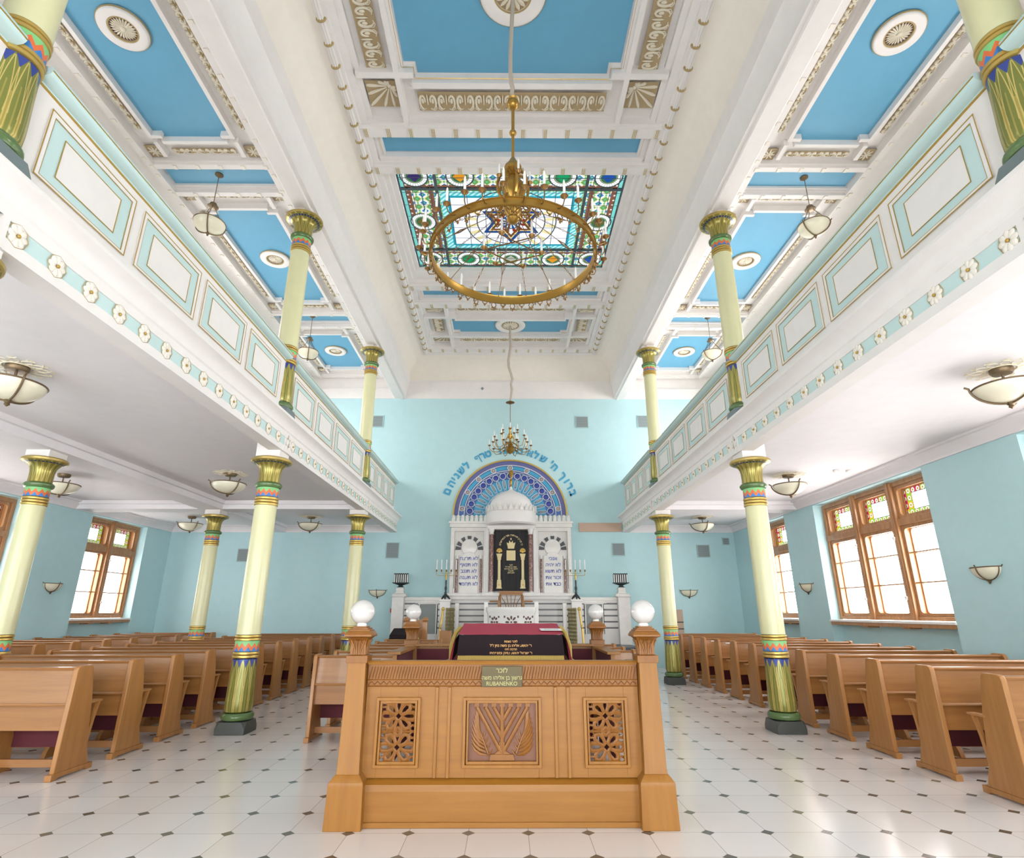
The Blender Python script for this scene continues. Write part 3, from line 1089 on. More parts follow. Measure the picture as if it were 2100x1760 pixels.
# aisle soffits (a thin plaster sheet under the slabs), cross beams, cornices
def soffit(name, x0, x1):
    tag(MB().box(x0, x1, YB, YW, 3.738, 3.76).build(name, SOFFIT), kind='structure')


soffit('ceiling_aisle_right', 3.42, 6.4)
soffit('ceiling_aisle_left', -6.5, -3.42)
soffit('ceiling_aisle_outer', -9.7, -6.3)
mb = MB()
mb.box(3.39, 6.345, 12.36, 12.80, 3.56, 3.74); mb.box(3.39, 6.345, 12.30, 12.86, 3.66, 3.74)
mb.box(-9.545, -3.39, 12.36, 12.80, 3.56, 3.74); mb.box(-9.545, -3.39, 12.30, 12.86, 3.66, 3.74)
mb.box(-6.82, -6.32, YB, 12.36, 3.55, 3.745); mb.box(-6.88, -6.26, YB, YW, 3.66, 3.745)
mb.box(-6.82, -6.32, 12.8, YW, 3.55, 3.745)
tag(mb.build('trim_5', SOFFIT), kind='structure')
# cornices of the aisles
mb = MB()
cpf = [(0, 3.55), (-.03, 3.55), (-.035, 3.60), (-.12, 3.70), (-.16, 3.705), (-.16, 3.74), (0, 3.74)]
mb.prism([(6.345 + a, z) for a, z in cpf], 'y', YB, YW)
mb.prism([(-9.545 - a, z) for a, z in cpf], 'y', YB, YW)
mb.prism([(YW + a, z) for a, z in cpf], 'x', 3.39, 6.345)
mb.prism([(YW + a, z) for a, z in cpf], 'x', -9.545, -3.39)
tag(mb.build('trim_6', SOFFIT), kind='structure')

# ================================================================== WINDOWS
_wn = [1]


def window(side, y0, y1, lights=3):
    _wn[0] += 1
    x = 6.545 if side > 0 else -9.745
    root = empty('window_%d' % _wn[0], (x, 0, 0), kind='structure')
    s = side
    z0, z1, zt = 1.27, 3.52, 2.83
    fr = MB()
    def b(a, c, ya, yb, za, zb, g=fr):
        p, q = sorted((s * a, s * c)); g.box(p, q, ya, yb, za, zb)
    b(-.02, .10, y0, y0 + .08, z0, z1); b(-.02, .10, y1 - .08, y1, z0, z1)
    b(-.02, .10, y0, y1, z1 - .08, z1); b(-.02, .10, y0, y1, z0, z0 + .06)
    b(-.025, .10, y0, y1, zt - .05, zt + .06)
    n = lights; w_ = (y1 - y0) / n
    for k in range(1, n):
        yc = y0 + w_ * k
        b(-.05, .10, yc - .075, yc + .075, z0, z1)
        b(-.065, .0, yc - .035, yc + .035, z0, z1)
    fr.build('window_frame', WINW, root, bevel=.006)
    for k in range(n):
        a = y0 + w_ * k + (.08 if k == 0 else .075); c = y0 + w_ * (k + 1) - (.08 if k == n - 1 else .075)
        def sash(za, zb, nm, bars):
            g = MB()
            st = .055
            # sash with rounded inner corners, outer and inner leaf
            for (xa, xb, t) in ((.01, .05, st), (.12, .15, st)):
                R = .06; pts_o = [(a, za), (c, za), (c, zb), (a, zb)]
                ia, ic, iza, izb = a + t, c - t, za + t, zb - t
                inner = []
                for (cx, cz, st_) in ((ia + R, iza + R, PI), (ic - R, iza + R, 1.5 * PI), (ic - R, izb - R, 0), (ia + R, izb - R, .5 * PI)):
                    for i in range(5):
                        th = st_ + i / 4 * PI / 2
                        inner.append((cx + R * math.cos(th), cz + R * math.sin(th)))
                outer = []
                for i, (oy, oz) in enumerate(pts_o): outer += [(oy, oz)] * 5
                m = 20
                vs = []
                for X in (xa, xb):
                    vs += [(s * X, p[0], p[1]) for p in outer] + [(s * X, p[0], p[1]) for p in inner]
                fs = []
                for i in range(m):
                    j = (i + 1) % m
                    fs.append((i, j, m + j, m + i)); fs.append((2 * m + i, 3 * m + i, 3 * m + j, 2 * m + j))
                    fs.append((m + i, m + j, 3 * m + j, 3 * m + i))
                g.add(vs, fs)
            # side liner between the two leaves
            for (ya, yb) in ((a, a + .03), (c - .03, c)):
                p, q = sorted((s * .05, s * .12)); g.box(p, q, ya, yb, za, zb)
            for zz in bars:
                for xa in (.02, .125):
                    p, q = sorted((s * xa, s * (xa + .018))); g.box(p, q, a + .04, c - .04, zz - .011, zz + .011)
            g.build(nm, WINW, root)
        h = (zt - .05 - z0 - .06)
        sash(z0 + .06, zt - .05, 'casement', [z0 + .06 + h * .36, z0 + .06 + h * .69])
        sash(zt + .06, z1 - .08, 'top_light', [])
        ym = (a + c) / 2
        g = MB(); g.add([(s * .135, a + .02, z0 + .08), (s * .135, c - .02, z0 + .08), (s * .135, c - .02, zt - .07), (s * .135, a + .02, zt - .07)], [(0, 1, 2, 3)])
        g.build('clear_pane', CLEAR, root, recalc=False)
        hw = (c - a) / 2 - .04; zc = (zt + .06 + z1 - .08) / 2
        g = MB(); g.add([(0, -hw, -.25), (0, hw, -.25), (0, hw, .25), (0, -hw, .25)], [(0, 1, 2, 3)])
        g.build('stained_pane', PANE, root, loc=(s * .135, ym, zc), recalc=False)
        if k:
            for zz in (z0 + .35, zt - .25):
                g = MB().box(*sorted((-s * .065, -s * .095)), a - .06, a - .035, zz - .03, zz + .03)
                g.box(*sorted((-s * .095, -s * .11)), a - .10, a - .035, zz + .0, zz + .018)
                g.build('window_handle', SILLW, root)
    g = MB()
    g.box(*sorted((-s * .23, s * .02)), y0 - .02, y1 + .02, z0 - .045, z0 - .005)
    g.build('window_sill', SILLW, root, bevel=.006)
    g = MB()
    g.box(*sorted((-s * .215, s * .01)), y0, y1, z0 - .10, z0 - .045)
    for k in (1, 2):
        yc = y0 + (y1 - y0) * k / 3
        g.box(*sorted((-s * .2, s * .0)), yc - .08, yc + .08, z0 - .125, z0 - .1)
    g.build('sill_board', WINW, root)
    return root


for a, b in WR: window(1, a + .005, b - .005, 1 if b - a < 2 else 3)
window(-1, WL[0][0] + .005, WL[0][1] - .005)
window(-1, WL[1][0] + .005, WL[1][1] - .005, 2)

# ================================================================== COLUMNS
def rings(mb, z, n, r, dz=.036):
    for k in range(n):
        zz = z + dz * k
        mb.lathe([(r - .006, zz), (r + .008, zz + .006), (r + .010, zz + dz / 2), (r + .008, zz + dz - .008), (r - .006, zz + dz - .003)], 28)
    return mb


def flutes(n, amt):
    return lambda a, z: 1 + amt * (abs(math.sin(a * n / 2)) - .5)


def make_column(lower, cap_r):
    e = empty('column')
    zt = 3.45       # capital top above the foot
    zb = 0
    g = MB()
    h = .18
    ch = .055
    base = [(-h + ch, -h), (h - ch, -h), (h, -h + ch), (h, h - ch), (h - ch, h), (-h + ch, h), (-h, h - ch), (-h, -h + ch)]
    vs = []
    top = [(x, y) for x, y in base]
    bot = [(-h, -h), (h, -h), (h, h), (-h, h)]
    if lower:
        # square foot whose upper corners are cut to an octagon
        V = [(x, y, 0) for x, y in bot] + [(x, y, .06) for x, y in bot] + [(x, y, .14) for x, y in base]
        F = [(3, 2, 1, 0), (0, 1, 5, 4), (1, 2, 6, 5), (2, 3, 7, 6), (3, 0, 4, 7), tuple(range(8, 16)),
             (4, 5, 9, 8), (5, 10, 9), (5, 6, 11, 10), (6, 12, 11), (6, 7, 13, 12), (7, 14, 13), (7, 4, 15, 14), (4, 8, 15)]
        g.add(V, F); z = .14
        g.build('plinth', PLINTH, e, bevel=.004)
    else:
        V = [(x, y, 0) for x, y in bot] + [(x, y, .06) for x, y in bot] + [(x, y, .14) for x, y in base]
        F = [(3, 2, 1, 0), (0, 1, 5, 4), (1, 2, 6, 5), (2, 3, 7, 6), (3, 0, 4, 7), tuple(range(8, 16)),
             (4, 5, 9, 8), (5, 10, 9), (5, 6, 11, 10), (6, 12, 11), (6, 7, 13, 12), (7, 14, 13), (7, 4, 15, 14), (4, 8, 15)]
        g.add(V, F); z = .14
        g.build('plinth', PLINTHG, e, bevel=.004)
    MB().lathe([(.15, z), (.178, z + .012), (.19, z + .035), (.188, z + .06), (.17, z + .085), (.15, z + .09)], 32).build('base_moulding', GREENT, e)
    zl = z + .09
    H = .62
    hl = .6
    # lotus sleeve: swells at the foot
    m = MB().lathe([(.150, 0), (.161, .02), (.163, .10), (.160, .20), (.155, .30), (.150, .40), (.146, .50), (.144, hl)], 48, caps=False, mod=lambda a, q: 1 + .018 * (abs(math.sin(a * 6)) - .5))
    m.build('lotus_sleeve', LOTUS, e, loc=(0, 0, zl + .01))
    z2 = zl + .62
    rings(MB(), z2, 2, .147, .04).build('gold_ring', GOLD, e)
    MB().lathe([(.146, 0), (.146, .125)], 40, caps=False).build('zigzag_band', ZIGL, e, loc=(0, 0, z2 + .08))
    z3 = z2 + .205
    rings(MB(), z3, 2, .147, .038).build('gold_ring', GOLD, e)
    z4 = z3 + .076
    zr = 2.79
    MB().lathe([(.148, z4), (.142, zr)], 40, caps=False).build('shaft', SHAFT, e)
    rings(MB(), zr, 3, .144, .04).build('gold_ring', GOLD, e)
    MB().lathe([(.144, 0), (.144, .125)], 40, caps=False).build('zigzag_band', ZIGL, e, loc=(0, 0, zr + .12))
    zn = zr + .245
    MB().lathe([(.14, zn), (.165, zn + .008), (.178, zn + .03), (.178, zn + .05), (.16, zn + .072), (.138, zn + .08)], 32).build('neck_ring', GREENT, e)
    zc = zn + .08
    hc = zt - zc
    R = cap_r
    m = MB().lathe([(.140, 0), (.139, .08), (.141, .14), (.150, .20), (.17, .245), (.205, .275), (R - .015, .295), (R, .31)], 56, caps=False, mod=lambda a, q: 1 + (.03 * (abs(math.sin(a * 8)) - .5) if q < .29 else 0))
    k = hc / .355
    m.v = [(x, y, zz * k) for x, y, zz in m.v]
    m.build('capital', CAPM, e, loc=(0, 0, zc))
    MB().lathe([(R - .005, zc + .30 * k), (R + .004, zc + .31 * k), (R + .006, zc + .335 * k), (R - .015, zt), (R - .06, zt + .002), (.02, zt + .002)], 48).build('capital_rim', CAPR, e)
    g = MB().box(-.165, .165, -.165, .165, zt - .002, zt + (.285 if lower else .12))
    g.build('impost_block', WHITE, e)
    return e


CL = make_column(True, .268)
CU = make_column(False, .285)
tag(CL, cat='column', group='cast iron columns under the galleries and aisles')
tag(CU, cat='column', group='upper columns standing in front of the gallery parapets')
lows = [(-COLX, 7.74, 'pale green painted column with lotus base in the aisle left of the carved lectern enclosure, nearest on the left'),
        (COLX, 7.74, 'pale green painted column with lotus base beside the right-hand pews, nearest on the right'),
        (-COLX, 12.6, 'painted column under the left gallery, seen just left of the near left globe lamp'),
        (COLX, 12.6, 'painted column under the right gallery, just right of the near right globe lamp'),
        (-COLX, 2.88, 'painted column at the left picture edge of which only a sliver of capital shows'),
        (-6.57, 7.74, 'painted column cut by the left picture edge, standing among the left pews'),
        (-6.57, 12.6, 'painted column rising out of the left pews before the grey wall vent')]
for i, (x, y, lb) in enumerate(lows):
    if i == 0: CL.location = (x, y, 0); CL['label'] = lb
    else: dup(CL, None, (x, y, 0), .0, lb)
ups = [(-COLX, 7.74, 'upper column at the left gallery, nearer of the two whole ones'),
       (COLX, 7.74, 'upper column at the right gallery, nearer of the two whole ones'),
       (-COLX, 12.6, 'small far upper column at the left gallery near the ark wall'),
       (COLX, 12.6, 'small far upper column at the right gallery near the ark wall'),
       (-COLX, 2.88, 'upper column cut off by the top left picture corner'),
       (COLX, 2.88, 'upper column cut off by the top right picture corner')]
for i, (x, y, lb) in enumerate(ups):
    if i == 0: CU.location = (x, y, 4.062); CU['label'] = lb
    else: dup(CU, None, (x, y, 4.062), 0, lb)

# ================================================================== LAMPS
def bowl_profile(R, D, n=9):
    return [(R * math.cos(t * PI / 2) if t < 1 else .001, -D * math.sin(t * PI / 2) ** 1.0) for t in [i / n for i in range(n + 1)]]


def make_ceiling_lamp():
    e = empty('ceiling_lamp')
    MB().lathe([(.10, 0), (.10, -.035), (.085, -.055), (.02, -.06)], 24).build('canopy', BRONZE, e)
    MB().tube([(0, 0, -.05), (0, 0, -.20)], .012, 8).build('stem', BRONZE, e)
    MB().lathe([(.275 * math.cos(t * 1.45), -.19 - .17 * math.sin(t * 1.45)) for t in [i / 9 for i in range(10)]], 36, caps=True).build('glass_bowl', SHADE, e)
    t = MB(); t.tube([(.278 * math.cos(a * PI / 16), .278 * math.sin(a * PI / 16), -.19) for a in range(32)], .009, 6, closed=True); t.build('rim', BRONZE, e)
    for k in range(3):
        a = 2 * PI * k / 3 + .5
        pts = [((.30 - .0) * math.cos(t * 1.5) * math.cos(a), .30 * math.cos(t * 1.5) * math.sin(a), -.17 - .20 * math.sin(t * 1.5)) for t in [i / 8 for i in range(9)]]
        pts = [(pts[0][0] * 1.12, pts[0][1] * 1.12, -.15)] + pts
        MB().tube(pts, .011, 6).build('strap', BRONZE, e)
    MB().lathe([(.03, -.36), (.035, -.375), (.02, -.39), (.026, -.405), (.004, -.425)], 12).build('finial', BRONZE, e)
    return e


L0 = make_ceiling_lamp()
tag(L0, cat='ceiling lamp', group='glass bowl lamps under the galleries')
lamps = [(4.93, 5.2, 'glass bowl ceiling lamp at the right picture edge under the right gallery'),
         (4.95, 9.8, 'glass bowl ceiling lamp right of the nearest right column capital'),
         (4.95, 14.5, 'small far glass bowl ceiling lamp under the right gallery near the ark wall'),
         (-4.95, 5.2, 'glass bowl ceiling lamp at the left picture edge under the left gallery'),
         (-4.95, 9.75, 'glass bowl ceiling lamp left of the nearest left column capital'),
         (-5.1, 14.5, 'small far glass bowl ceiling lamp between the near and far left columns'),
         (-7.95, 9.85, 'glass bowl lamp half hidden behind the capital of the leftmost column'),
         (-8.15, 14.5, 'small glass bowl lamp in the outer left aisle above the two-light window')]
for i, (x, y, lb) in enumerate(lamps):
    if i == 0: L0.location = (x, y, 3.738); L0['label'] = lb; L0.rotation_euler = (0, 0, 2.2)
    else: dup(L0, None, (x, y, 3.738), (2.2 if x > 0 else 1.0), lb)
# painted lace roses round the lamps
def lace_mb():
    g = MB()
    for k in range(12):
        a = 2 * PI * k / 12
        for s in (-1, 1):
            pts = []
            for i in range(9):
                t = i / 8
                rr = .13 + .15 * t; th = a + s * .22 * math.sin(t * PI * 1.2)
                pts.append((rr * math.cos(th), rr * math.sin(th), -.004))
            g.tube(pts, .004, 4)
        g.ellip((.285 * math.cos(a), .285 * math.sin(a), -.004), (.014, .014, .003), 8, 4)
    m = 36
    g.tube([(.13 * math.cos(2 * PI * i / m), .13 * math.sin(2 * PI * i / m), -.004) for i in range(m)], .007, 4, closed=True)
    return g


lace = lace_mb().build('ceiling_rose', mat('rose_gilt', (.85, .78, .60), .6))
tag(lace, cat='ceiling rose', group='gilt openwork roses round the bowl lamps')
lace.location = (4.93, 5.2, 3.736)
lace['label'] = 'gilt openwork rose above the bowl lamp at the right picture edge'
for (x, y, lb) in lamps[1:]:
    if x < -7: continue
    c = lace.copy(); C.objects.link(c); c.location = (x, y, 3.736)
    c['label'] = 'gilt rose above the ' + lb.replace('glass bowl ceiling lamp', 'bowl lamp').replace(' at the left picture edge','').replace('small far ','far ').replace(' near the ark wall', '')


def make_pendant():
    e = empty('pendant_lamp')
    MB().lathe([(.065, 0), (.065, -.015), (.03, -.045), (.008, -.06)], 20).build('canopy', BRONZE, e)
    MB().tube([(0, 0, -.04), (0, 0, -.60)], .006, 6).build('rod', BRONZE, e)
    MB().lathe([(.01, -.56), (.05, -.585), (.055, -.60), (.05, -.63), (.085, -.645), (.085, -.655), (.03, -.67)], 20).build('hub', BRONZE, e)
    MB().lathe([(.235 * math.cos(t * 1.45), -.965 - .185 * math.sin(t * 1.45)) for t in [i / 9 for i in range(10)]], 36).build('glass_bowl', SHADE, e)
    t = MB(); t.tube([(.238 * math.cos(a * PI / 16), .238 * math.sin(a * PI / 16), -.965) for a in range(32)], .008, 6, closed=True); t.build('rim', BRONZE, e)
    for k in range(3):
        a = 2 * PI * k / 3 + .9
        ca, sa = math.cos(a), math.sin(a)
        MB().tube([(.04 * ca, .04 * sa, -.66), (.225 * ca, .225 * sa, -.955)], .006, 5).build('suspension_rod', BRONZE, e)
        pts = [(.27 * ca, .27 * sa, -.945)] + [(.247 * math.cos(t * 1.5) * ca, .247 * math.cos(t * 1.5) * sa, -.965 - .195 * math.sin(t * 1.5)) for t in [i / 8 for i in range(9)]]
        MB().tube(pts, .010, 6).build('strap', BRONZE, e)
    MB().lathe([(.02, -1.15), (.03, -1.17), (.012, -1.19), (.018, -1.20), (.003, -1.215)], 10).build('finial', BRONZE, e)
    return e


PN = make_pendant()
tag(PN, cat='pendant lamp', group='bowl pendants over the galleries')
for i, (x, y, lb) in enumerate([(-4.9, 7.7, 'bowl pendant hanging over the left gallery, the larger nearer one'), (4.93, 7.7, 'bowl pendant hanging over the right gallery, the larger nearer one'),
                                (-4.9, 12.45, 'small bowl pendant over the left gallery near the far upper column'), (4.9, 12.45, 'small bowl pendant over the right gallery near the far upper column')]):
    if i == 0: PN.location = (x, y, 8.375); PN['label'] = lb
    else: dup(PN, None, (x, y, 8.375), (.0 if x < 0 else .6), lb)


def make_sconce():
    e = empty('wall_sconce')     # back on local y=0, projects to -y
    g = MB(); n = 9; m = 14; vs = []
    for j in range(n):
        t = j / (n - 1) * 1.45
        for i in range(m + 1):
            a = PI + PI * i / m
            vs.append((.225 * math.cos(t) * math.cos(a), .15 * math.cos(t) * math.sin(a), -.16 * math.sin(t)))
    fs = [(j * (m + 1) + i, j * (m + 1) + i + 1, (j + 1) * (m + 1) + i + 1, (j + 1) * (m + 1) + i) for j in range(n - 1) for i in range(m)]
    g.add(vs, fs); g.build('glass_bowl', SHADE, e)
    r = MB(); r.tube([(.228 * math.cos(PI + PI * i / 16), .153 * math.sin(PI + PI * i / 16), 0) for i in range(17)] , .008, 6)
    r.tube([(-.228, 0, 0), (-.26, -.01, .018)], .007, 5); r.tube([(.228, 0, 0), (.26, -.01, .018)], .007, 5)
    r.build('rim', BRONZE, e)
    for sx in (-1, 0, 1):
        a = 1.5 * PI + sx * 1.35
        pts = [(.235 * math.cos(t * 1.5) * math.cos(a), .158 * math.cos(t * 1.5) * math.sin(a), -.165 * math.sin(t * 1.5)) for t in [i / 8 for i in range(9)]]
        if sx == 0: pts = [(0, -.17, .03)] + pts
        MB().tube(pts, .009 if sx == 0 else .006, 6).build('strap', BRONZE, e)
    MB().lathe([(.02, -.16), (.03, -.175), (.012, -.19), (.018, -.2), (.003, -.215)], 10, c=(0, -.012)).build('finial', BRONZE, e)
    return e


SN = make_sconce()
tag(SN, cat='wall lamp', group='half bowl wall sconces')
for i, (x, y, rz, lb) in enumerate([(6.34, 7.68, -PI / 2, 'half-bowl wall sconce on the aqua wall right of the big three-light window'),
                                    (6.34, 12.42, -PI / 2, 'half-bowl wall sconce between the two right-hand windows'),
                                    (-9.54, 12.22, PI / 2, 'half-bowl wall sconce on the left wall beside the two-light window'),
                                    (4.92, 16.09, 0, 'half-bowl wall sconce on the far wall right of the far right column'),
                                    (-3.62, 16.09, 0, 'wall sconce on the far wall almost hidden behind the far left column')]):
    if i == 0: SN.location = (x, y, 1.97); SN.rotation_euler = (0, 0, rz); SN['label'] = lb
    else: dup(SN, None, (x, y, 1.97), rz, lb)

# ================================================================== RING CHANDELIER
def candle(e, x, y, z, h=.20, cup=.036, par=None):
    p = par or e
    MB().lathe([(.008, z - .03), (.014, z - .02), (cup, z - .004), (cup + .002, z + .004), (.02, z + .008), (.014, z + .02)], 12, c=(x, y)).build('drip_cup', BRASSD, p)
    MB().lathe([(.0125, z + .01), (.0125, z + h * .80), (.0085, z + h * .84), (.010, z + h * .90), (.002, z + h)], 8, c=(x, y)).build('candle', CANDLE, p)


RC = empty('ring_chandelier', (0, 5.2, 0), label='huge brass ring chandelier with candles and hexagram hanging below the stained glass', cat='chandelier')
ZR, RR = 5.03, .875
MB().lathe([(RR - .006, ZR - .05), (RR + .010, ZR - .05), (RR + .022, ZR - .044), (RR + .022, ZR - .034), (RR + .010, ZR - .028), (RR + .008, ZR + .032), (RR + .02, ZR + .036), (RR + .02, ZR + .046), (RR, ZR + .052), (RR - .012, ZR + .05), (RR - .006, ZR + .04), (RR - .006, ZR - .05)], 96, caps=False).build('ring_band', BRASS, RC)
# fretwork drops round the lower rim
g = MB()
for k in range(48):
    a = 2 * PI * k / 48
    d = Vector((math.cos(a), math.sin(a), 0)); t = Vector((-math.sin(a), math.cos(a), 0)); o = d * RR
    big = k % 2 == 0
    L = .095 if big else .055
    z0 = ZR - .045
    for s in (-1, 1):
        pts = [o + t * (s * .012) + Vector((0, 0, z0)), o + t * (s * .030) + Vector((0, 0, z0 - L * .35)), o + t * (s * .020) + Vector((0, 0, z0 - L * .62)), o + Vector((0, 0, z0 - L * .8))]
        g.tube(pts, .0055, 5)
    g.ellip(o + Vector((0, 0, z0 - L * .95)), (.012, .012, .016), 6, 5)
    if big:
        for s in (-1, 1): g.ellip(o + t * (s * .022) + Vector((0, 0, z0 - L * .78)), (.009, .009, .009), 6, 4)
g.build('fretwork_drops', BRASSD, RC)
for k in range(32):
    a = 2 * PI * (k + .5) / 32
    d = Vector((math.cos(a), math.sin(a), 0))
    hi = k % 2
    ro = 1.00 if not hi else .975
    zc = ZR + (.055 if not hi else .115)
    pts = [d * (RR + .01) + Vector((0, 0, ZR)), d * (RR + .05) + Vector((0, 0, ZR - .03)), d * (ro - .02) + Vector((0, 0, ZR - .02)), d * ro + Vector((0, 0, ZR + .02)), d * ro + Vector((0, 0, zc - .02))]
    MB().tube(pts, .006, 6).build('arm', BRASSD, RC)
    candle(RC, d.x * ro, d.y * ro, zc, .19)
# hexagram with six candles
g = MB()
HR = .315
hv = [(HR * math.cos(math.radians(68 + 60 * k)), HR * math.sin(math.radians(68 + 60 * k)), 5.10) for k in range(6)]
for q in (0, 1):
    g.tube([hv[q], hv[q + 2], hv[q + 4]], .008, 6, closed=True)
g.build('hexagram', BRASSD, RC)
for p in hv: candle(RC, p[0], p[1], 5.125, .20, .034)
# crown body
fl_ = lambda a, z: 1 + .05 * math.cos(a * 12)
MB().lathe([(.01, 5.47), (.04, 5.48), (.07, 5.52), (.05, 5.56), (.085, 5.60), (.10, 5.66), (.06, 5.72), (.05, 5.78), (.09, 5.84), (.12, 5.92), (.115, 5.99), (.07, 6.06), (.045, 6.10), (.05, 6.14), (.10, 6.17), (.105, 6.20), (.085, 6.25), (.05, 6.30), (.025, 6.36)], 36, mod=fl_).build('crown', BRASS, RC)
for k in range(8):
    a = 2 * PI * (k + .3) / 8
    ca, sa = math.cos(a), math.sin(a)
    pr = [(.05, 6.12), (.11, 6.13), (.155, 6.07), (.18, 5.97), (.17, 5.86), (.12, 5.79), (.15, 5.74), (.19, 5.70), (.17, 5.64), (.12, 5.66)]
    MB().tube([(ca * r_, sa * r_, z_) for r_, z_ in pr], .016, 7).build('volute', BRASS, RC)
for k in range(10):
    a = 2 * PI * k / 10
    ca, sa = math.cos(a), math.sin(a)
    MB().tube([(ca * .12, sa * .12, 5.56), (ca * .22, sa * .22, 5.52), (ca * .26, sa * .26, 5.60), (ca * .21, sa * .21, 5.66)], .009, 6).build('scroll', BRASSD, RC)
    if k % 2 == 0: candle(RC, ca * .19, sa * .19, 6.02, .16, .03)
# chains
for k in range(16):
    a = 2 * PI * (k + .5) / 16
    d = Vector((math.cos(a), math.sin(a), 0))
    A = d * .11 + Vector((0, 0, 5.62)); B = d * (RR - .01) + Vector((0, 0, ZR + .04))
    if k % 2:
        g = MB(); n = 18
        for i in range(n):
            p0 = A.lerp(B, i / n); p1 = A.lerp(B, (i + .95) / n); m = (p0 + p1) / 2
            sd = Vector((-math.sin(a), math.cos(a), 0)) * .011 if i % 2 else Vector((0, 0, .011))
            g.tube([p0, m + sd, p1, m - sd], .0032, 4, closed=True)
    else:
        g = MB().tube([A, B], .004, 5)
        m = A.lerp(B, .62); t = (B - A).normalized(); sd = Vector((-math.sin(a), math.cos(a), 0))
        g.tube([m - t * .09, m + sd * .022, m + t * .09, m - sd * .022], .005, 5, closed=True)
    g.build('chain', BRASSD, RC)
MB().tube([(0, 0, 6.33), (0, 0, 6.72)], .017, 12).build('rod', BRASS, RC)
MB().ellip((0, 0, 6.73), (.042, .042, .042), 20, 12).build('small_ball', BRASS, RC)
MB().tube([(0, 0, 6.76), (0, 0, 7.13)], .019, 12).build('rod', BRASS, RC)
MB().ellip((0, 0, 7.17), (.073, .073, .073), 24, 14).build('large_ball', BRASS, RC)
MB().lathe([(.035, 7.22), (.06, 7.245), (.05, 7.26), (.03, 7.27)], 16).build('ball_collar', BRASS, RC)
cpts = [(.0, 0, 7.26), (-.012, .0, 7.34), (-.004, 0, 7.42), (-.02, 0, 7.5), (-.03, 0, 7.7), (-.03, 0, 8.0), (-.02, 0, 8.3), (-.005, 0, 8.7), (0, 0, 9.03)]
MB().tube(cpts, .026, 10).build('cord_sleeve', CORD, RC)

# ================================================================== SMALL CHANDELIER
BC = empty('brass_chandelier', (0, 14.08, 0), label='small branching brass chandelier hanging in front of the ark wall lettering', cat='chandelier')
MB().lathe([(.01, 6.78), (.03, 6.75), (.12, 6.72), (.12, 6.715), (.03, 6.69), (.01, 6.66)], 16).build('top_cap', BRASSD, BC)
cp2 = [(0, 0, 6.77), (.03, 0, 6.95), (.045, 0, 7.1), (.02, 0, 7.25), (.055, 0, 7.4), (.02, 0, 7.55), (-.04, 0, 7.75), (-.05, 0, 7.95), (-.02, 0, 8.15), (.01, 0, 8.4), (-.01, 0, 8.7), (0, 0, 9.03)]
MB().tube(cp2, .032, 8, rad=[.025, .03, .036, .03, .036, .034, .036, .038, .036, .034, .03, .03]).build('cord_sleeve', CORD, BC)
MB().tube([(0, 0, 6.67), (0, 0, 6.1)], .008, 8).build('rod', BRASSD, BC)
MB().lathe([(.012, 6.14), (.02, 6.05), (.05, 6.0), (.025, 5.95), (.03, 5.86), (.07, 5.80), (.06, 5.74), (.03, 5.70), (.03, 5.62), (.075, 5.56), (.06, 5.52), (.035, 5.50), (.10, 5.45), (.115, 5.40), (.09, 5.35), (.03, 5.315), (.01, 5.29)], 24).build('body', BRASS, BC)
for (n, R, z, zs, ph) in ((10, .54, 5.53, 5.50, .0), (8, .42, 5.74, 5.62, .3), (6, .22, 5.92, 5.82, .5)):
    for k in range(n):
        a = 2 * PI * (k + ph) / n
        d = Vector((math.cos(a), math.sin(a), 0))
        pts = [d * .05 + Vector((0, 0, zs)), d * (R * .35) + Vector((0, 0, zs - .06)), d * (R * .6) + Vector((0, 0, zs - .15)), d * (R * .85) + Vector((0, 0, zs - .14)), d * R + Vector((0, 0, z - .09)), d * R + Vector((0, 0, z - .02))]
        MB().tube(pts, .009, 6).build('arm', BRASS, BC)
        candle(BC, d.x * R, d.y * R, z, .17, .04)

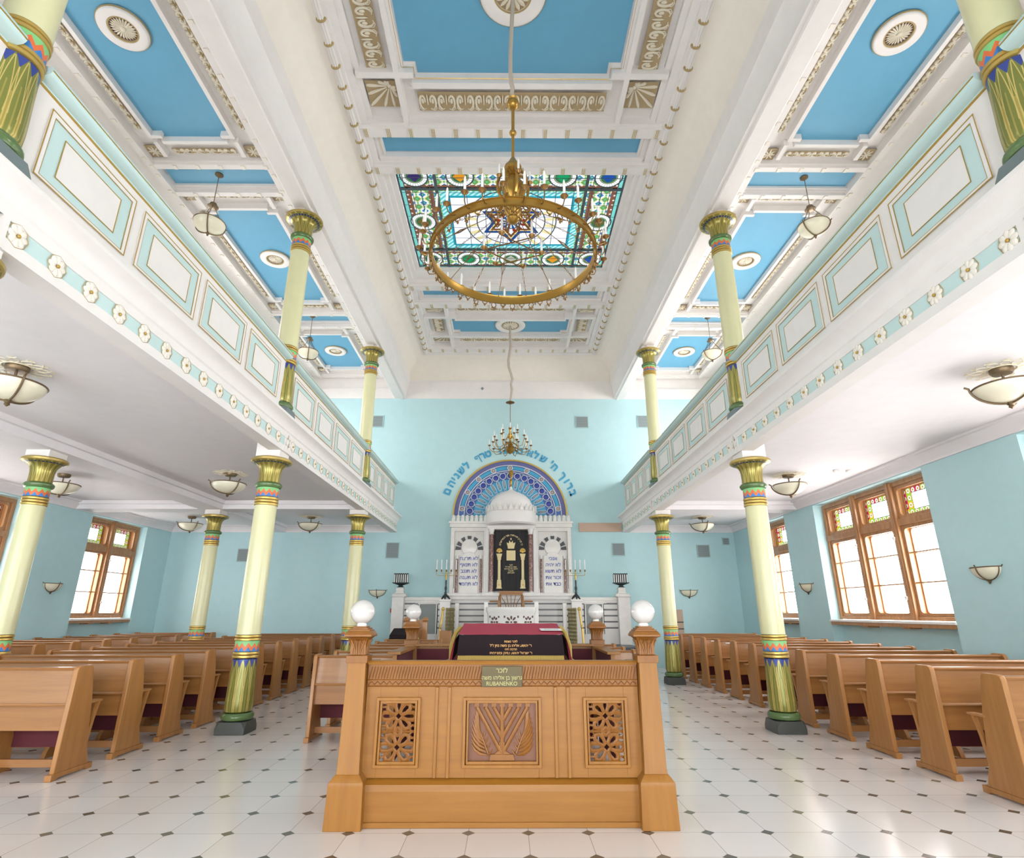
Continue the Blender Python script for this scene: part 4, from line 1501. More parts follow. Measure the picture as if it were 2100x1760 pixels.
# ================================================================== PEWS
def make_pew(L):
    """pew along +x from 0 to L; back towards -y; foot of the end panels starts at y=0"""
    e = empty('pew')
    prof = [(.03, .05), (.05, .885), (.065, .915), (.09, .925), (.235, .925), (.258, .905), (.27, .86), (.335, .60), (.375, .32), (.40, .20), (.455, .05)]
    for x0 in (0, L - .045):
        ep = MB().prism(prof, 'x', x0, x0 + .045).build('end_panel', PEWZ, e, bevel=.006)
        ft = MB().prism([(-.005, 0), (.06, 0), (.08, .015), (.42, .015), (.44, 0), (.505, 0), (.505, .052), (-.005, .052)], 'x', x0 - .008, x0 + .053).build('foot', PEWZ, ep, bevel=.004)
        xi = x0 + .06 if x0 == 0 else x0 - .06
        MB().box(min(x0, xi) - .015, max(x0 + .045, xi) + .0, .30, .49, .578, .596).build('arm_rest', PEWZ, e, bevel=.004)
        br = [(.475, .578), (.43, .578)] + [(.33 + .04, .46), (.36, .46), (.375, .22), (.405, .215)] + [(.41, .30), (.425, .42), (.45, .52)]
        br = [(.478, .580), (.445, .580), (.425, .52), (.398, .42), (.375, .33), (.355, .24), (.385, .205), (.405, .24), (.418, .33), (.432, .42), (.455, .51)]
        MB().prism(br, 'x', x0 + .01, x0 + .035).build('bracket', PEWZ, e)
    a, b = .045, L - .045
    MB().prism([(.07, .60), (.095, .60), (.125, .89), (.10, .89)], 'x', a, b).build('back_upper', PEWX, e)
    MB().prism([(.085, .385), (.105, .385), (.105, .60), (.085, .60)], 'x', a, b).build('back_lower', PEWX, e)
    MB().prism([(.055, .588), (.05, .60), (.055, .612), (.10, .612), (.10, .588)], 'x', a, b).build('back_ledge', PEWX, e)
    MB().prism([(.085, .885), (.08, .90), (.09, .912), (.165, .912), (.175, .90), (.17, .885)], 'x', a, b).build('top_rail', PEWX, e)
    MB().box(a, b, .105, .42, .395, .415).build('seat', PEWX, e)
    MB().box(a + .01, b - .01, .12, .41, .415, .445).build('seat_cushion', BURG, e, bevel=.008)
    MB().box(a, b, .36, .375, .20, .395).build('seat_skirt', BURG, e)
    MB().box(a, b, .21, .24, .065, .13).build('stretcher', PEWX, e)
    if L > 1.5:
        for xs in (L / 3, 2 * L / 3):
            MB().prism([(.10, .13), (.105, .39), (.33, .39), (.36, .30), (.40, .05), (.42, .0), (.03, .0), (.05, .06)], 'x', xs - .022, xs + .022).build('middle_support', PEWZ, e)
    return e


def pew_block(L, x, ys, grp, lab, ordn, first=None):
    p = first
    for i, y in enumerate(ys):
        lb = lab(i)
        if p is None:
            p = make_pew(L); tag(p, lb, 'pew', grp); p.location = (x, y, 0)
        else:
            dup(p, None, (x, y, 0), 0, lb, grp)
    return p


OR = ['first', 'second', 'third', 'fourth', 'fifth', 'sixth', 'seventh', 'eighth', 'ninth', 'tenth', 'eleventh', 'twelfth', 'thirteenth', 'fourteenth']
def lab_r(i): return 'oak pew in the right-hand block under the gallery, %s row counted from the camera' % OR[i]
def lab_l(i): return 'oak pew in the left-hand block beside the aisle, %s row counted from the camera' % OR[i]
def lab_o(i): return 'oak pew in the outer left block below the windows, %s row from the camera' % OR[i]
def lab_c(i): return 'short oak pew in the centre left of the aisle behind the enclosure, %s one' % OR[i]
def lab_d(i): return 'short oak pew right of centre between enclosure and ark, %s one' % OR[i]


pew_block(2.07, 3.865, [4.79 + .793 * k for k in range(13)], 'pews of the right-hand block', lab_r, OR)
pew_block(2.13, -6.14, [5.61 + .793 * k for k in range(12)], 'pews of the left-hand block', lab_l, OR)
pew_block(1.95, -9.42, [7.1 + .793 * k for k in range(11)], 'pews of the outer left block', lab_o, OR)
pc = pew_block(1.05, -2.34, [7.13, 7.93, 8.73, 9.53, 10.33, 11.13], 'short centre-left pews', lab_c, OR)
pd = pew_block(1.05, .62, [8.0, 8.75, 9.5], 'short centre-right pews', lab_d, OR)
# small white number plates on two right-hand pews
for i, (y, r) in enumerate([(4.79 + .793 * 9, 'tenth'), (4.79 + .793 * 8, 'ninth')]):
    o = MB().box(4.02, 4.11, y + .098, y + .103, .845, .862).build('number_plate', PAPER)
    o.location = (0, -.004, 0)
    tag(o, 'tiny white plate fixed to the back of the %s right-hand pew' % r, 'label', 'white plates on pew backs')

# ================================================================== BIMAH
BX = -.085
BM = empty('bimah', (BX, 4.46, 0), label='carved wooden lectern enclosure with four globe-topped posts, front and centre', cat='bimah')


def bx_(name, m, *a, bevel=0.0, par=None):
    return MB().box(*a).build(name, m, par or BM, bevel=bevel)


# local: x relative to centre, y from the front face
W = 1.185
def post(cx, cy, front):
    p = MB()
    if front:
        p.sqlathe(cx, cy, [(.128, 0), (.121, .255), (.121, .275), (.118, .285), (.085, .325)])
    p.sqlathe(cx, cy, [(.082, .26), (.080, .35), (.078, .36), (.0665, 1.03), (.0665, 1.05)])
    q = p.build('post', BIMZ, BM, bevel=.003)
    c = MB().sqlathe(cx, cy, [(.078, 1.045), (.078, 1.095), (.058, 1.10), (.056, 1.17), (.062, 1.20), (.085, 1.222), (.101, 1.228), (.101, 1.240), (.088, 1.262), (.080, 1.266), (.080, 1.275), (.068, 1.276), (.068, 1.287), (.052, 1.288), (.052, 1.30)])
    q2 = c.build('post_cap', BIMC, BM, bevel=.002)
    g = MB()
    for k in range(4):
        M = T((cx, cy, 0)) @ RZ(k * PI / 2)
        m = MB()
        for j in (-1.0, -.33, .33, 1.0):
            m.tube([(j * .018, -.0585, 1.105), (j * .022, -.059, 1.14), (j * .036, -.063, 1.175), (j * .05, -.075, 1.205)], .006, 5)
            m.tube([(j * .04, -.0585, 1.105), (j * .036, -.059, 1.14), (j * .030, -.063, 1.175), (j * .012, -.07, 1.20)], .004, 5)
        g.merge(m, M)
    g.build('reed_carving', BIMC, BM)
    return q


globes = []
PY = [(-1.075, .10, True), (1.075, .10, True), (-1.075, 2.54, False), (1.075, 2.54, False)]
for (cx, cy, f) in PY:
    post(cx, cy, f)
gl = ['nearest left', 'nearest right', 'far left', 'far right']
G0 = None
for (cx, cy, f), nm in zip(PY, gl):
    lb = 'white opal globe lamp on the %s post of the wooden enclosure' % nm
    if G0 is None:
        G0 = empty('globe_lamp', (BX + cx, 4.46 + cy, 1.30), label=lb, cat='globe lamp', group='opal globes on the enclosure posts')
        MB().lathe([(.035, 0), (.038, .008), (.033, .016), (.034, .022)], 20).build('fitter', SILLW, G0)
        MB().ellip((0, 0, .103), (.091, .091, .089), 40, 24).build('globe', OPAL, G0)
    else:
        dup(G0, None, (BX + cx, 4.46 + cy, 1.30), 0, lb)

# front: plinth board, rails, panels
bx_('base_board', BIMX, -.96, .96, .045, .20, 0, .215)
bx_('base_moulding', BIMX, -.96, .96, .03, .20, .0, .035, bevel=.004)
MB().prism([(.045, .215), (.05, .255), (.075, .27), (.11, .285), (.2, .285), (.2, .215)], 'x', -.96, .96).build('base_cap', BIMX, BM)
# carcass with three openings
zt_, zb_ = .875, .285
fr = MB()
X = [(-.98, -.905), (-.60, -.53), ]
y0, y1 = .10, .125
OP = [(-.895, -.615), (-.255, .265), (.620, .895)]   # openings in x (local)
OPL = [(-.898, -.618), (-.265, .262), (.612, .892)]
OZ = (.37, .785)
def solid(g, a, b, za, zb): g.box(a, b, y0, y1, za, zb)
xs = [-1.0] + [v for o in OPL for v in o] + [1.0]
for k in range(0, 8, 2): solid(fr, xs[k], xs[k + 1], zb_, zt_)
for (a, b) in OPL:
    solid(fr, a, b, zb_, OZ[0]); solid(fr, a, b, OZ[1], zt_)
fr.build('front_panelling', BIMX, BM)
for c in (-.481, -.389, .389 + .0, .481):
    MB().box(c - .012, c + .012, .085, .105, zb_, zt_).build('stile_beading', BIMZ, BM, bevel=.003)
for (a, b) in OPL:
    g = MB()
    for (ya, t, w_) in ((.075, .0, .022), (.088, .02, .016)):
        za, zb = OZ
        g.box(a - w_ + t, a + t, ya, .11, za - .02 + t, zb + .02 - t); g.box(b - t, b + w_ - t, ya, .11, za - .02 + t, zb + .02 - t)
        g.box(a - w_ + t, b + w_ - t, ya, .11, zb - t, zb + .022 - t); g.box(a - w_ + t, b + w_ - t, ya, .11, za - .022 + t, za + t)
    g.build('panel_frame', BIMZ, BM, bevel=.003)


def grille(cx, za, zb, w_):
    g = MB(); yy = .112; r = .0148
    h = (zb - za) / 2
    for cz in (za + h * .5, za + h * 1.5):
        R = w_ * .47
        for k in range(8):
            a = k * PI / 4
            RRr = R if k % 2 == 0 else R * .86
            d = Vector((math.cos(a), 0, math.sin(a))); t = Vector((-math.sin(a), 0, math.cos(a)))
            o = Vector((cx, yy, cz))
            pts = [o + d * (RRr * .22) + t * .012, o + d * (RRr * .5) + t * .024, o + d * (RRr * .85) + t * .024, o + d * RRr, o + d * (RRr * .85) - t * .024, o + d * (RRr * .5) - t * .024, o + d * (RRr * .22) - t * .012]
            g.tube(pts, r, 6, closed=True)
        for sx in (-1, 1):
            for sz in (-1, 1):
                o = Vector((cx + sx * w_ * .40, yy, cz + sz * h * .40))
                g.tube([o + Vector((.024, 0, 0)), o + Vector((0, 0, .024)), o + Vector((-.024, 0, 0)), o + Vector((0, 0, -.024))], .008, 5, closed=True)
                g.tube([(cx + sx * w_ * .27, yy, cz + sz * h * .30), (cx + sx * w_ * .5, yy, cz + sz * h * .30)], .008, 5)
    for zz in (za, zb): g.tube([(cx - w_ / 2, yy, zz), (cx + w_ / 2, yy, zz)], .012, 5)
    for s in (-1, 1): g.tube([(cx + s * w_ / 2, yy, za), (cx + s * w_ / 2, yy, zb)], .010, 5)
    g.tube([(cx - w_ / 2, yy, za + h), (cx + w_ / 2, yy, za + h)], .009, 5)
    return g


for (a, b) in (OPL[0], OPL[2]):
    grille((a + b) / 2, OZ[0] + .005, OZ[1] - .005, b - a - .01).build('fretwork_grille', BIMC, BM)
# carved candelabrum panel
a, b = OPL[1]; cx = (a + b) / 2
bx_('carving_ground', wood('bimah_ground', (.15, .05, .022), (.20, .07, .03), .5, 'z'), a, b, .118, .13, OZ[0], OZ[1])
g = MB(); yy = .112
zc = lambda f: OZ[0] + (OZ[1] - OZ[0]) * f
top = zc(.93); w2 = (b - a)
g.tube([(cx, yy, zc(.17)), (cx, yy, top)], .017, 8)
for k in (1, 2, 3):
    for s in (-1, 1):
        x1 = cx + s * k * w2 * .118
        g.tube([(cx, yy, top - .02 - k * .105 + .01), (x1, yy - .002, top - .015)], .0155, 8)
for k in range(-3, 4):
    g.box(cx + k * w2 * .118 - .019, cx + k * w2 * .118 + .019, yy - .014, yy + .01, top - .017, top + .012)
g.box(cx - .02, cx + .02, yy - .012, yy + .01, zc(.19), zc(.34)); 
g.prism([(cx - .06, zc(.15)), (cx + .06, zc(.15)), (cx + .03, zc(.20)), (cx - .03, zc(.20))], 'y', yy - .014, yy + .012)
g.prism([(cx - .092, zc(.055)), (cx + .092, zc(.055)), (cx + .082, zc(.15)), (cx - .082, zc(.15))], 'y', yy - .016, yy + .012)
g.build('candelabrum_carving', BIMC, BM, bevel=.002)
for s in (-1, 1):
    g = MB()
    base = Vector((cx + s * .10, yy, zc(.16)))
    stem = [base, Vector((cx + s * .125, yy, zc(.30))), Vector((cx + s * .15, yy, zc(.45))), Vector((cx + s * .185, yy, zc(.62)))]
    g.tube(stem, .007, 5, rad=[.009, .008, .007, .004])
    for k in range(9):
        f = k / 8
        p0 = Vector((cx + s * (.11 + .06 * f), yy, zc(.14 + .42 * f)))
        ang = math.radians(158 - 62 * f) if s < 0 else math.radians(22 + 62 * f)
        L = .128 - .02 * abs(f - .4)
        d = Vector((math.cos(ang), 0, math.sin(ang))); n_ = Vector((0, 0, 1))
        pts = [p0, p0 + d * L * .4 - n_ * .012, p0 + d * L * .75 - n_ * .004, p0 + d * L + n_ * .022]
        g.tube(pts, .007, 5, rad=[.006, .0135, .0115, .004])
    for k in range(4):
        f = k / 3
        p0 = Vector((cx + s * (.105 + .03 * f), yy, zc(.12 + .28 * f)))
        ang = math.radians(50 + 25 * f) if s < 0 else math.radians(130 - 25 * f)
        d = Vector((math.cos(ang), 0, math.sin(ang)))
        g.tube([p0, p0 + d * .03 + Vector((0, 0, -.006)), p0 + d * .055], .006, 5, rad=[.004, .007, .003])
    g.build('leaf_carving', BIMC, BM)
# frieze under the top rail
bx_('frieze_board', BIMC, -1.0, 1.0, .095, .13, .875, 1.03)
g = MB()
for k in range(92):
    x = -.985 + .0215 * k
    g.tube([(x, .094, .932), (x + .004, .091, .96), (x + .012, .090, .99), (x + .016, .093, 1.015)], .004, 4)
g.tube([(-1, .094, .925), (1, .094, .925)], .004, 4); g.tube([(-1, .094, .882), (1, .094, .882)], .005, 4)
zz = [(-.99 + .022 * k, .093, .892 + (.022 if k % 2 else 0)) for k in range(91)]
g.tube(zz, .004, 4)
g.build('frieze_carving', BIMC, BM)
MB().prism([(.075, 1.03), (.07, 1.045), (.08, 1.056), (.16, 1.056), (.16, 1.03)], 'x', -1.0, 1.0).build('top_rail', BIMX, BM)
# plaque
pl = empty('name_plaque', (BX + .0, 4.46, 0), label='bronze plaque with raised lettering on the carved front of the enclosure', cat='plaque')
MB().box(-.155, .145, .066, .076, .878, 1.02).build('plate', PLAQ, pl, bevel=.002)
for txt, z, sz in ((heb('לזכר'), .975, .046), (heb('גרשון בן אליהו משה'), .928, .037), ('RUBANENKO', .888, .038)):
    text_mb(txt, sz, .0015, thick=.0004).build('lettering', PLAQT, pl, loc=(-.005, .0655, z))
# back of the enclosure and sides
bx_('rear_panel', BURG, -1.03, 1.03, 2.50, 2.52, .05, 1.0)
bx_('rear_outer_panel', BIMX, -1.03, 1.03, 2.52, 2.58, .05, 1.02)
MB().prism([(2.46, 1.03), (2.46, 1.052), (2.60, 1.052), (2.60, 1.03)], 'x', -1.03, 1.03).build('rear_rail', BIMX, BM, bevel=.004)
for s in (-1, 1):
    for (ya, yb) in ((.16, .62), (1.55, 2.5)):
        q = sorted((s * 1.06, s * 1.10)); bx_('side_panel', BIMX, q[0], q[1], ya, yb, .05, 1.0)
        q = sorted((s * 1.045, s * 1.06)); bx_('side_lining', BURG, q[0], q[1], ya + .02, yb, .05, .99)
        q = sorted((s * 1.02, s * 1.15)); bx_('side_rail', BIMX, q[0], q[1], ya - .03, yb, 1.0, 1.028, bevel=.004)

# reading table with its cloths
TB = empty('reading_table', (-.02, 5.42, 0), label='reading table inside the wooden enclosure, mostly hidden by its velvet cloth', cat='table')
MB().box(-.42, .42, .05, .55, .72, .98).build('body', BIMX, TB)
for sx in (-1, 1):
    for yy in (.1, .5): MB().box(sx * .38 - .035, sx * .38 + .035, yy - .035, yy + .035, 0, .72).build('leg', BIMZ, TB)
MB().prism([(.0, .98), (0, 1.19), (.6, 1.275), (.6, .98)], 'x', -.43, .43).build('sloping_top', BIMX, TB)
CT = empty('table_cloth', (-.02, 5.42, 0), label='crimson and black velvet cloth with gold embroidery and fringe over the reading table', cat='table cloth')
g = MB()
nx, ny = 16, 8
vs = [(-.47 + .94 * i / nx, -.015 + .65 * j / ny, 1.208 + (.085 * j / ny) + .002 * math.sin(i * 2.1 + j)) for j in range(ny + 1) for i in range(nx + 1)]
g.add(vs, [(j * (nx + 1) + i, j * (nx + 1) + i + 1, (j + 1) * (nx + 1) + i + 1, (j + 1) * (nx + 1) + i) for j in range(ny) for i in range(nx)])
g.build('crimson_top', RED, CT)


def drape(x0, x1, z0, z1, y, bulge, amp, n=40, zbot=None):
    g = MB(); m = 6; vs = []
    for j in range(m + 1):
        t = j / m
        for i in range(n + 1):
            u = i / n
            x = x0 + (x1 - x0) * u; xe = x * (1 + .035 * t)
            vs.append((xe, y - bulge * t - amp * t * math.sin(u * 22 + 1), z0 + (z1 - z0) * t - (zbot(u) * t if zbot else 0)))
    g.add(vs, [(j * (n + 1) + i, j * (n + 1) + i + 1, (j + 1) * (n + 1) + i + 1, (j + 1) * (n + 1) + i) for j in range(m) for i in range(n)])
    return g


drape(-.463, .463, 1.206, 1.035, -.018, .02, .003).build('black_front', BLACKV, CT)
drape(-.47, .47, 1.035, .93, -.036, .012, .004).build('front_fringe', FRINGE, CT)
for s in (-1, 1):
    for nm, m, oo, zA, zB in (('side_flap', BLACKV, .0, 1.0, None), ('side_edge', RED, .008, 1.0, None)):
        g = MB(); vs = []; n = 8; k2 = 8
        for j in range(n + 1):
            t = j / n
            for i in range(k2 + 1):
                u = i / k2
                y = -.016 + (.64 if nm == 'side_flap' else .03) * u
                x = .47 + oo + .075 * (t ** .6) * (1 - .3 * u)
                vs.append((s * x, y + .02 * t * (1 if nm == 'side_flap' else 0), 1.208 + .085 * u * (1 if nm == 'side_flap' else 0.05) - .26 * t))
        g.add(vs, [(j * (k2 + 1) + i, j * (k2 + 1) + i + 1, (j + 1) * (k2 + 1) + i + 1, (j + 1) * (k2 + 1) + i) for j in range(n) for i in range(k2)])
        g.build(nm, m, CT)
    g = MB(); g.tube([(s * .555, .0, .98), (s * .575, .12, .97), (s * .57, .3, .97), (s * .55, .45, 1.0)], .02, 6)
    g.tube([(s * .50, .64, 1.26), (s * .55, .62, 1.20), (s * .585, .56, 1.08), (s * .58, .50, .95)], .022, 6)
    g.build('side_fringe', FRINGE, CT)
for txt, z, sz in ((heb('לזכר נשמת'), 1.143, .026), (heb("ר' יהושע אליהו בן משה נתן ז\"ל"), 1.108, .030), (heb('הרבה חיה'), 1.078, .026), (heb("ר' ישראל יהושע צדוק ומשפחתו"), 1.046, .030)):
    text_mb(txt, sz, .001, thick=.0005).build('embroidery', THREAD, CT, loc=(.0, -.032 - (1.2 - z) * .04, z))
pg = MB().prism([(-.10, -.055), (.10, -.055), (.08, .06), (-.12, .06)], 'z', 0, .002).build('paper_sheet', PAPER)
pg.location = (.365, 5.60, 1.2455); pg.rotation_euler = (math.radians(7.5), 0, -.1)
tag(pg, 'white printed sheet lying on the crimson table cloth', 'paper')
g = MB()
for k in range(7): g.box(-.075, .06, -.035 + .012 * k, -.032 + .012 * k, .002, .0022)
o = g.build('printed_lines', MATS['vent_grey'], pg, recalc=False)

# ================================================================== ARK WALL
AX = .03
# raised platform
DS = MB().box(-3.0, 3.06, 14.0, YW - .005, 0, .62)
DS.box(-3.05, 3.11, 13.9, 14.1, 0, .30); DS.box(-1.2, 1.26, 13.5, 14.0, 0, .3)
DS = DS.build('platform', DSTONE); tag(DS, 'dark stone platform the marble ark stands on, behind the pews', 'platform')
AR = empty('ark', (AX, 15.5, 0), label='white marble ark with dome, twin tablets and black curtain at the far wall', cat='ark')
g = MB()
# side towers (local y 0 = 15.5)
for s in (-1, 1):
    g = MB(); c = s * 1.13; hw = .50
    def bb(a, b, ya, yb, za, zb): g.box(c + a, c + b, ya, yb, za, zb)
    # body with a round-headed recess: stepped frame
    bb(-hw, -.40, -.06, .6, 1.865, 3.57); bb(.40, hw, -.06, .6, 1.865, 3.57)
    bb(-hw, hw, -.06, .6, 3.50, 3.60); bb(-.40, .40, .06, .6, 1.865, 3.52)
    bb(-hw - .03, hw + .03, -.12, .6, 3.60, 3.72); bb(-hw - .06, hw + .06, -.15, .6, 3.70, 3.76)
    bb(-.40, -.36, -.03, .1, 1.865, 2.0); bb(.36, .40, -.03, .1, 1.865, 2.0)
    bb(-.34, -.28, -.02, .1, 2.77, 2.86); bb(.28, .34, -.02, .1, 2.77, 2.86)
    # cresting
    for k in range(8):
        x = -hw + (k + .5) * (2 * hw / 8)
        g.box(c + x - .045, c + x + .045, -.12, -.05, 3.76, 3.86)
        g.lathe([(.045, 0), (.045, .06), (.03, .09), (.001, .10)], 10, c=(c + x, -.085))
        n_ = 10 * 4
        g.v[-n_:] = [(p[0], p[1], p[2] + 3.84) for p in g.v[-n_:]]
    g.build('side_tower', MARBLE, AR, bevel=.004)
    v = MB()
    for k in range(7):
        a0, a1 = max(0, math.radians(30 * k - 8.5)), min(PI, math.radians(30 * k + 8.5))
        if k == 0: a1 += .12
        if k == 6: a0 -= .12
        P = [(c + r * math.cos(a), 3.01 + r * math.sin(a)) for r, a in ((.235, a0), (.375, a0), (.375, a1), (.235, a1))]
        v.prism(P, 'y', .03, .07)
    v.build('dark_voussoirs', DSTONE, AR)
    tb = MB()
    P = [(c - .25, 1.87), (c + .25, 1.87), (c + .25, 2.85)] + [(c + .17 * math.cos(a * PI / 10) + 0, 2.85 + .10 * math.sin(a * PI / 10)) for a in range(11)] + [(c - .25, 2.85)]
    tb.prism(P, 'y', .0, .07)
    n0 = len(tb.v); tb.lathe([(.225, 0), (.215, .03), (.2, .035), (.001, .036)], 32)
    tb.v[n0:] = [(c + p[0], .06 - p[2], 3.08 + p[1]) for p in tb.v[n0:]]
    tb.build('tablet', MARBLE, AR, bevel=.004)
    for xx in (-.325, .325): MB().lathe([(.032, 1.90), (.03, 2.76)], 12, c=(c + xx, .02)).build('red_colonnette', REDM, AR)

    words = ['אנכי', 'לא יהיה', 'לא תשא', 'זכור את', 'כבד את'] if s > 0 else ['לא תרצח', 'לא תנאף', 'לא תגנב', 'לא תענה', 'לא תחמד']
    for k, t in enumerate(words):
        text_mb(heb(t), .13, .002, thick=.002).build('tablet_lettering', INK, AR, loc=(c, -.004, 2.735 - .165 * k))
# middle bay
g = MB()
for s in (-1, 1):
    q = sorted((s * .60, s * .68)); g.box(q[0], q[1], -.08, .6, 1.865, 3.62)
    g.lathe([(.075, 3.40), (.055, 3.43), (.08, 3.52), (.085, 3.56)], 16, c=(s * .525, -.12))
    g.lathe([(.075, 1.865), (.075, 1.90), (.055, 1.92)], 16, c=(s * .525, -.12))
g.box(-.68, .68, .1, .6, 1.865, 3.9); g.box(-.64, .64, -.16, .1, 3.54, 3.66)
# drum and dome (half round)
n0 = len(g.v)
g.lathe([(.66, 3.64), (.70, 3.68), (.70, 3.90), (.685, 3.92), (.685, 4.02)], 48)
g.lathe([(.62, 4.0), (.62, 4.08), (.60, 4.20), (.53, 4.35), (.42, 4.46), (.28, 4.54), (.13, 4.60), (.05, 4.66), (.035, 4.72), (.01, 4.76)], 48)
g.v = [(p[0], min(p[1], .52), p[2]) for p in g.v]
g.build('canopy', DOME, AR, bevel=.0)
g = MB()
for k in range(15):
    a = PI + PI * (k + .5) / 15
    if True:
        d = Vector((math.cos(a), math.sin(a), 0)); t = Vector((-math.sin(a), math.cos(a), 0)); o = d * .675
        w_ = .056
        P = [o - t * w_ + Vector((0, 0, 3.99)), o + t * w_ + Vector((0, 0, 3.99)), o + t * w_ * .75 + Vector((0, 0, 4.06)), o + Vector((0, 0, 4.17)), o - t * w_ * .75 + Vector((0, 0, 4.06))]
        Q = [p + d * .03 for p in P]
        g.add(P + Q, [(0, 1, 2, 3, 4), (9, 8, 7, 6, 5)] + [(i, (i + 1) % 5, 5 + (i + 1) % 5, 5 + i) for i in range(5)])
g.build('drum_cresting', MARBLE, AR)
for s in (-1, 1): MB().lathe([(.052, 1.91), (.048, 3.41)], 16, c=(s * .525, -.12)).build('red_column', REDM, AR)
g = MB().lathe([(.02, 4.74), (.035, 4.78), (.02, 4.82), (.045, 4.90), (.02, 4.96), (.015, 5.0), (.05, 5.06), (.075, 5.14), (.05, 5.20), (.01, 5.22)], 16)
g.build('finial', BRASS, AR)
# base ledge and striped wall
g = MB()
g.box(-1.72, 1.72, -.24, .6, 1.80, 1.87); g.box(-1.70, 1.70, -.20, .6, 1.72, 1.80); g.box(-.75, .75, -.32, .6, 1.80, 1.885)
g.box(-2.80, 2.80, -.12, .6, 1.70, 1.775)
g.build('marble_ledge', MARBLE, AR, bevel=.004)
g = MB()
for (a, b) in ((-2.80, -2.42), (-1.90, 1.90), (2.42, 2.80)): g.box(a, b, -.10, .6, .62, 1.71)
for s in (-1, 1):
    q = sorted((s * 1.90, s * 2.42)); g.box(q[0], q[1], -.10, .6, .62, .87)
g.build('striped_wall', STRIPE, AR)
for s in (-1, 1):
    g = MB(); q = s * 2.16
    g.box(q - .26, q + .26, -.11, .0, 1.60, 1.71); g.box(q - .24, q - .21, -.12, 0, .87, 1.60); g.box(q + .21, q + .24, -.12, 0, .87, 1.60)
    g.box(q - .33, q + .33, -.13, .0, 1.62, 1.69)
    g.build('door_frame', MARBLE, AR)
    g = MB().box(q - .21, q + .21, -.06, -.04, .87, 1.60); g.box(q - .21, q + .21, -.075, -.05, 1.27, 1.285)
    g.build('glazed_door', GREYG, AR)
    g = MB(); q = s * 2.92
    g.box(q - .15, q + .15, -.3, .3, .62, 1.78); g.box(q - .19, q + .19, -.34, .34, 1.78, 1.80); g.sqlathe(q, 0, [(.19, 1.80), (.17, 1.86), (.12, 1.87), (.12, 1.89)])
    for k in range(4): g.box(q - .10, q + .10, -.10, .10, 1.885 + k * .036, 1.91 + k * .036)
    g.box(q - .09, q + .09, -.09, .09, 1.88, 2.02)
    g.build('end_pier', MARBLE, AR, bevel=.004)
# curtain
g = MB(); n = 44; m = 3
vs = [(-.47 + .94 * i / n, -.04 + .010 * math.sin(i * 1.4), 3.53 - 1.60 * j / m) for j in range(m + 1) for i in range(n + 1)]
g.add(vs, [(j * (n + 1) + i, j * (n + 1) + i + 1, (j + 1) * (n + 1) + i + 1, (j + 1) * (n + 1) + i) for j in range(m) for i in range(n)])
cur = g.build('ark_curtain', mat('curtain_black', (.028, .028, .031), .85), AR)
g = MB(); yy = -.055
def fl2(x0, x1, z0, z1): g.box(x0, x1, yy - .004, yy, z0, z1)
for s in (-1, 1):
    c = s * .315
    fl2(c - .035, c + .035, 2.22, 2.74); fl2(c - .055, c + .055, 2.16, 2.22); fl2(c - .06, c + .06, 2.02, 2.16); fl2(c - .075, c + .075, 1.995, 2.02)
    fl2(c - .05, c + .05, 2.74, 2.79)
    P = [(c - .05, 2.79), (c + .05, 2.79), (c + .08, 2.90), (c - .08, 2.90)]
    g.prism(P, 'y', yy - .004, yy)
fl2(-.12, .12, 2.72, 2.985)
# crown
P = [(-.085, 3.03), (.085, 3.03), (.095, 3.10), (.12, 3.20), (.06, 3.17), (.045, 3.25), (0, 3.19), (-.045, 3.25), (-.06, 3.17), (-.12, 3.20), (-.095, 3.10)]
g.prism(P, 'y', yy - .005, yy)
g.ellip((0, yy, 3.29), (.018, .004, .03), 8, 5)
g.build('embroidered_pillars', THREADP, cur)
g = MB()
for s in (-1, 1):
    c = s * .315
    for k in range(9):
        a = math.radians(10 + 20 * k)
        g.ellip((c + .06 * math.cos(a), yy, 2.95 + .075 * math.sin(a)), (.025, .006, .025), 8, 5)
    g.ellip((c, yy, 2.96), (.045, .007, .045), 8, 5)
    g.box(c - .02, c + .02, yy - .007, yy, 2.07, 2.11)
g.build('embroidered_flowers', GILT, cur)
for k, t in enumerate(['לזכר', 'משה בן דוד ז"ל', 'רבקה בת אברהם', 'תנצבה', 'אמן ואמן']):
    text_mb(heb(t), .05, .001, thick=.001).build('embroidered_lettering', THREADP, cur, loc=(0, yy - .003, 2.585 - .05 * k))
arc = heb('כי מציון תצא תורה ודבר ה מירושלים'); arc_t = arc
g = MB()
for i, ch in enumerate(arc_t):
    if ch == ' ': continue
    a = math.radians(168 - 156 * i / (len(arc_t) - 1))
    t = text_mb(ch, .07, .001, thick=.001)
    g.merge(t, T((.28 * math.cos(a), yy - .003, 3.07 + .30 * math.sin(a))) @ RY(-(a - PI / 2)))
g.build('embroidered_lettering', THREADP, cur, recalc=False)
g = MB()
for k in range(24): g.prism([(-.46 + k * .04, 3.56), (-.42 + k * .04, 3.56), (-.44 + k * .04, 3.525)], 'y', -.10, -.09)
g.build('valance', THREADP, cur)

# stained and painted lunette behind the dome
LN = empty('painted_lunette', (.005, YW - .003, 4.03), label='blue rose-patterned half-round lunette with gilt rim on the aqua wall', cat='lunette')
def half_ring(r0, r1, ya, yb, n=64):
    g = MB(); vs = []
    for i in range(n + 1):
        a = PI * i / n
        for (r, y) in ((r0, ya), (r1, ya), (r1, yb), (r0, yb)):
            vs.append((r * math.cos(a), y, r * math.sin(a)))
    fs = []
    for i in range(n):
        for k in range(4):
            fs.append((4 * i + k, 4 * i + (k + 1) % 4, 4 * i + 4 + (k + 1) % 4, 4 * i + 4 + k))
    g.add(vs, fs)
    return g


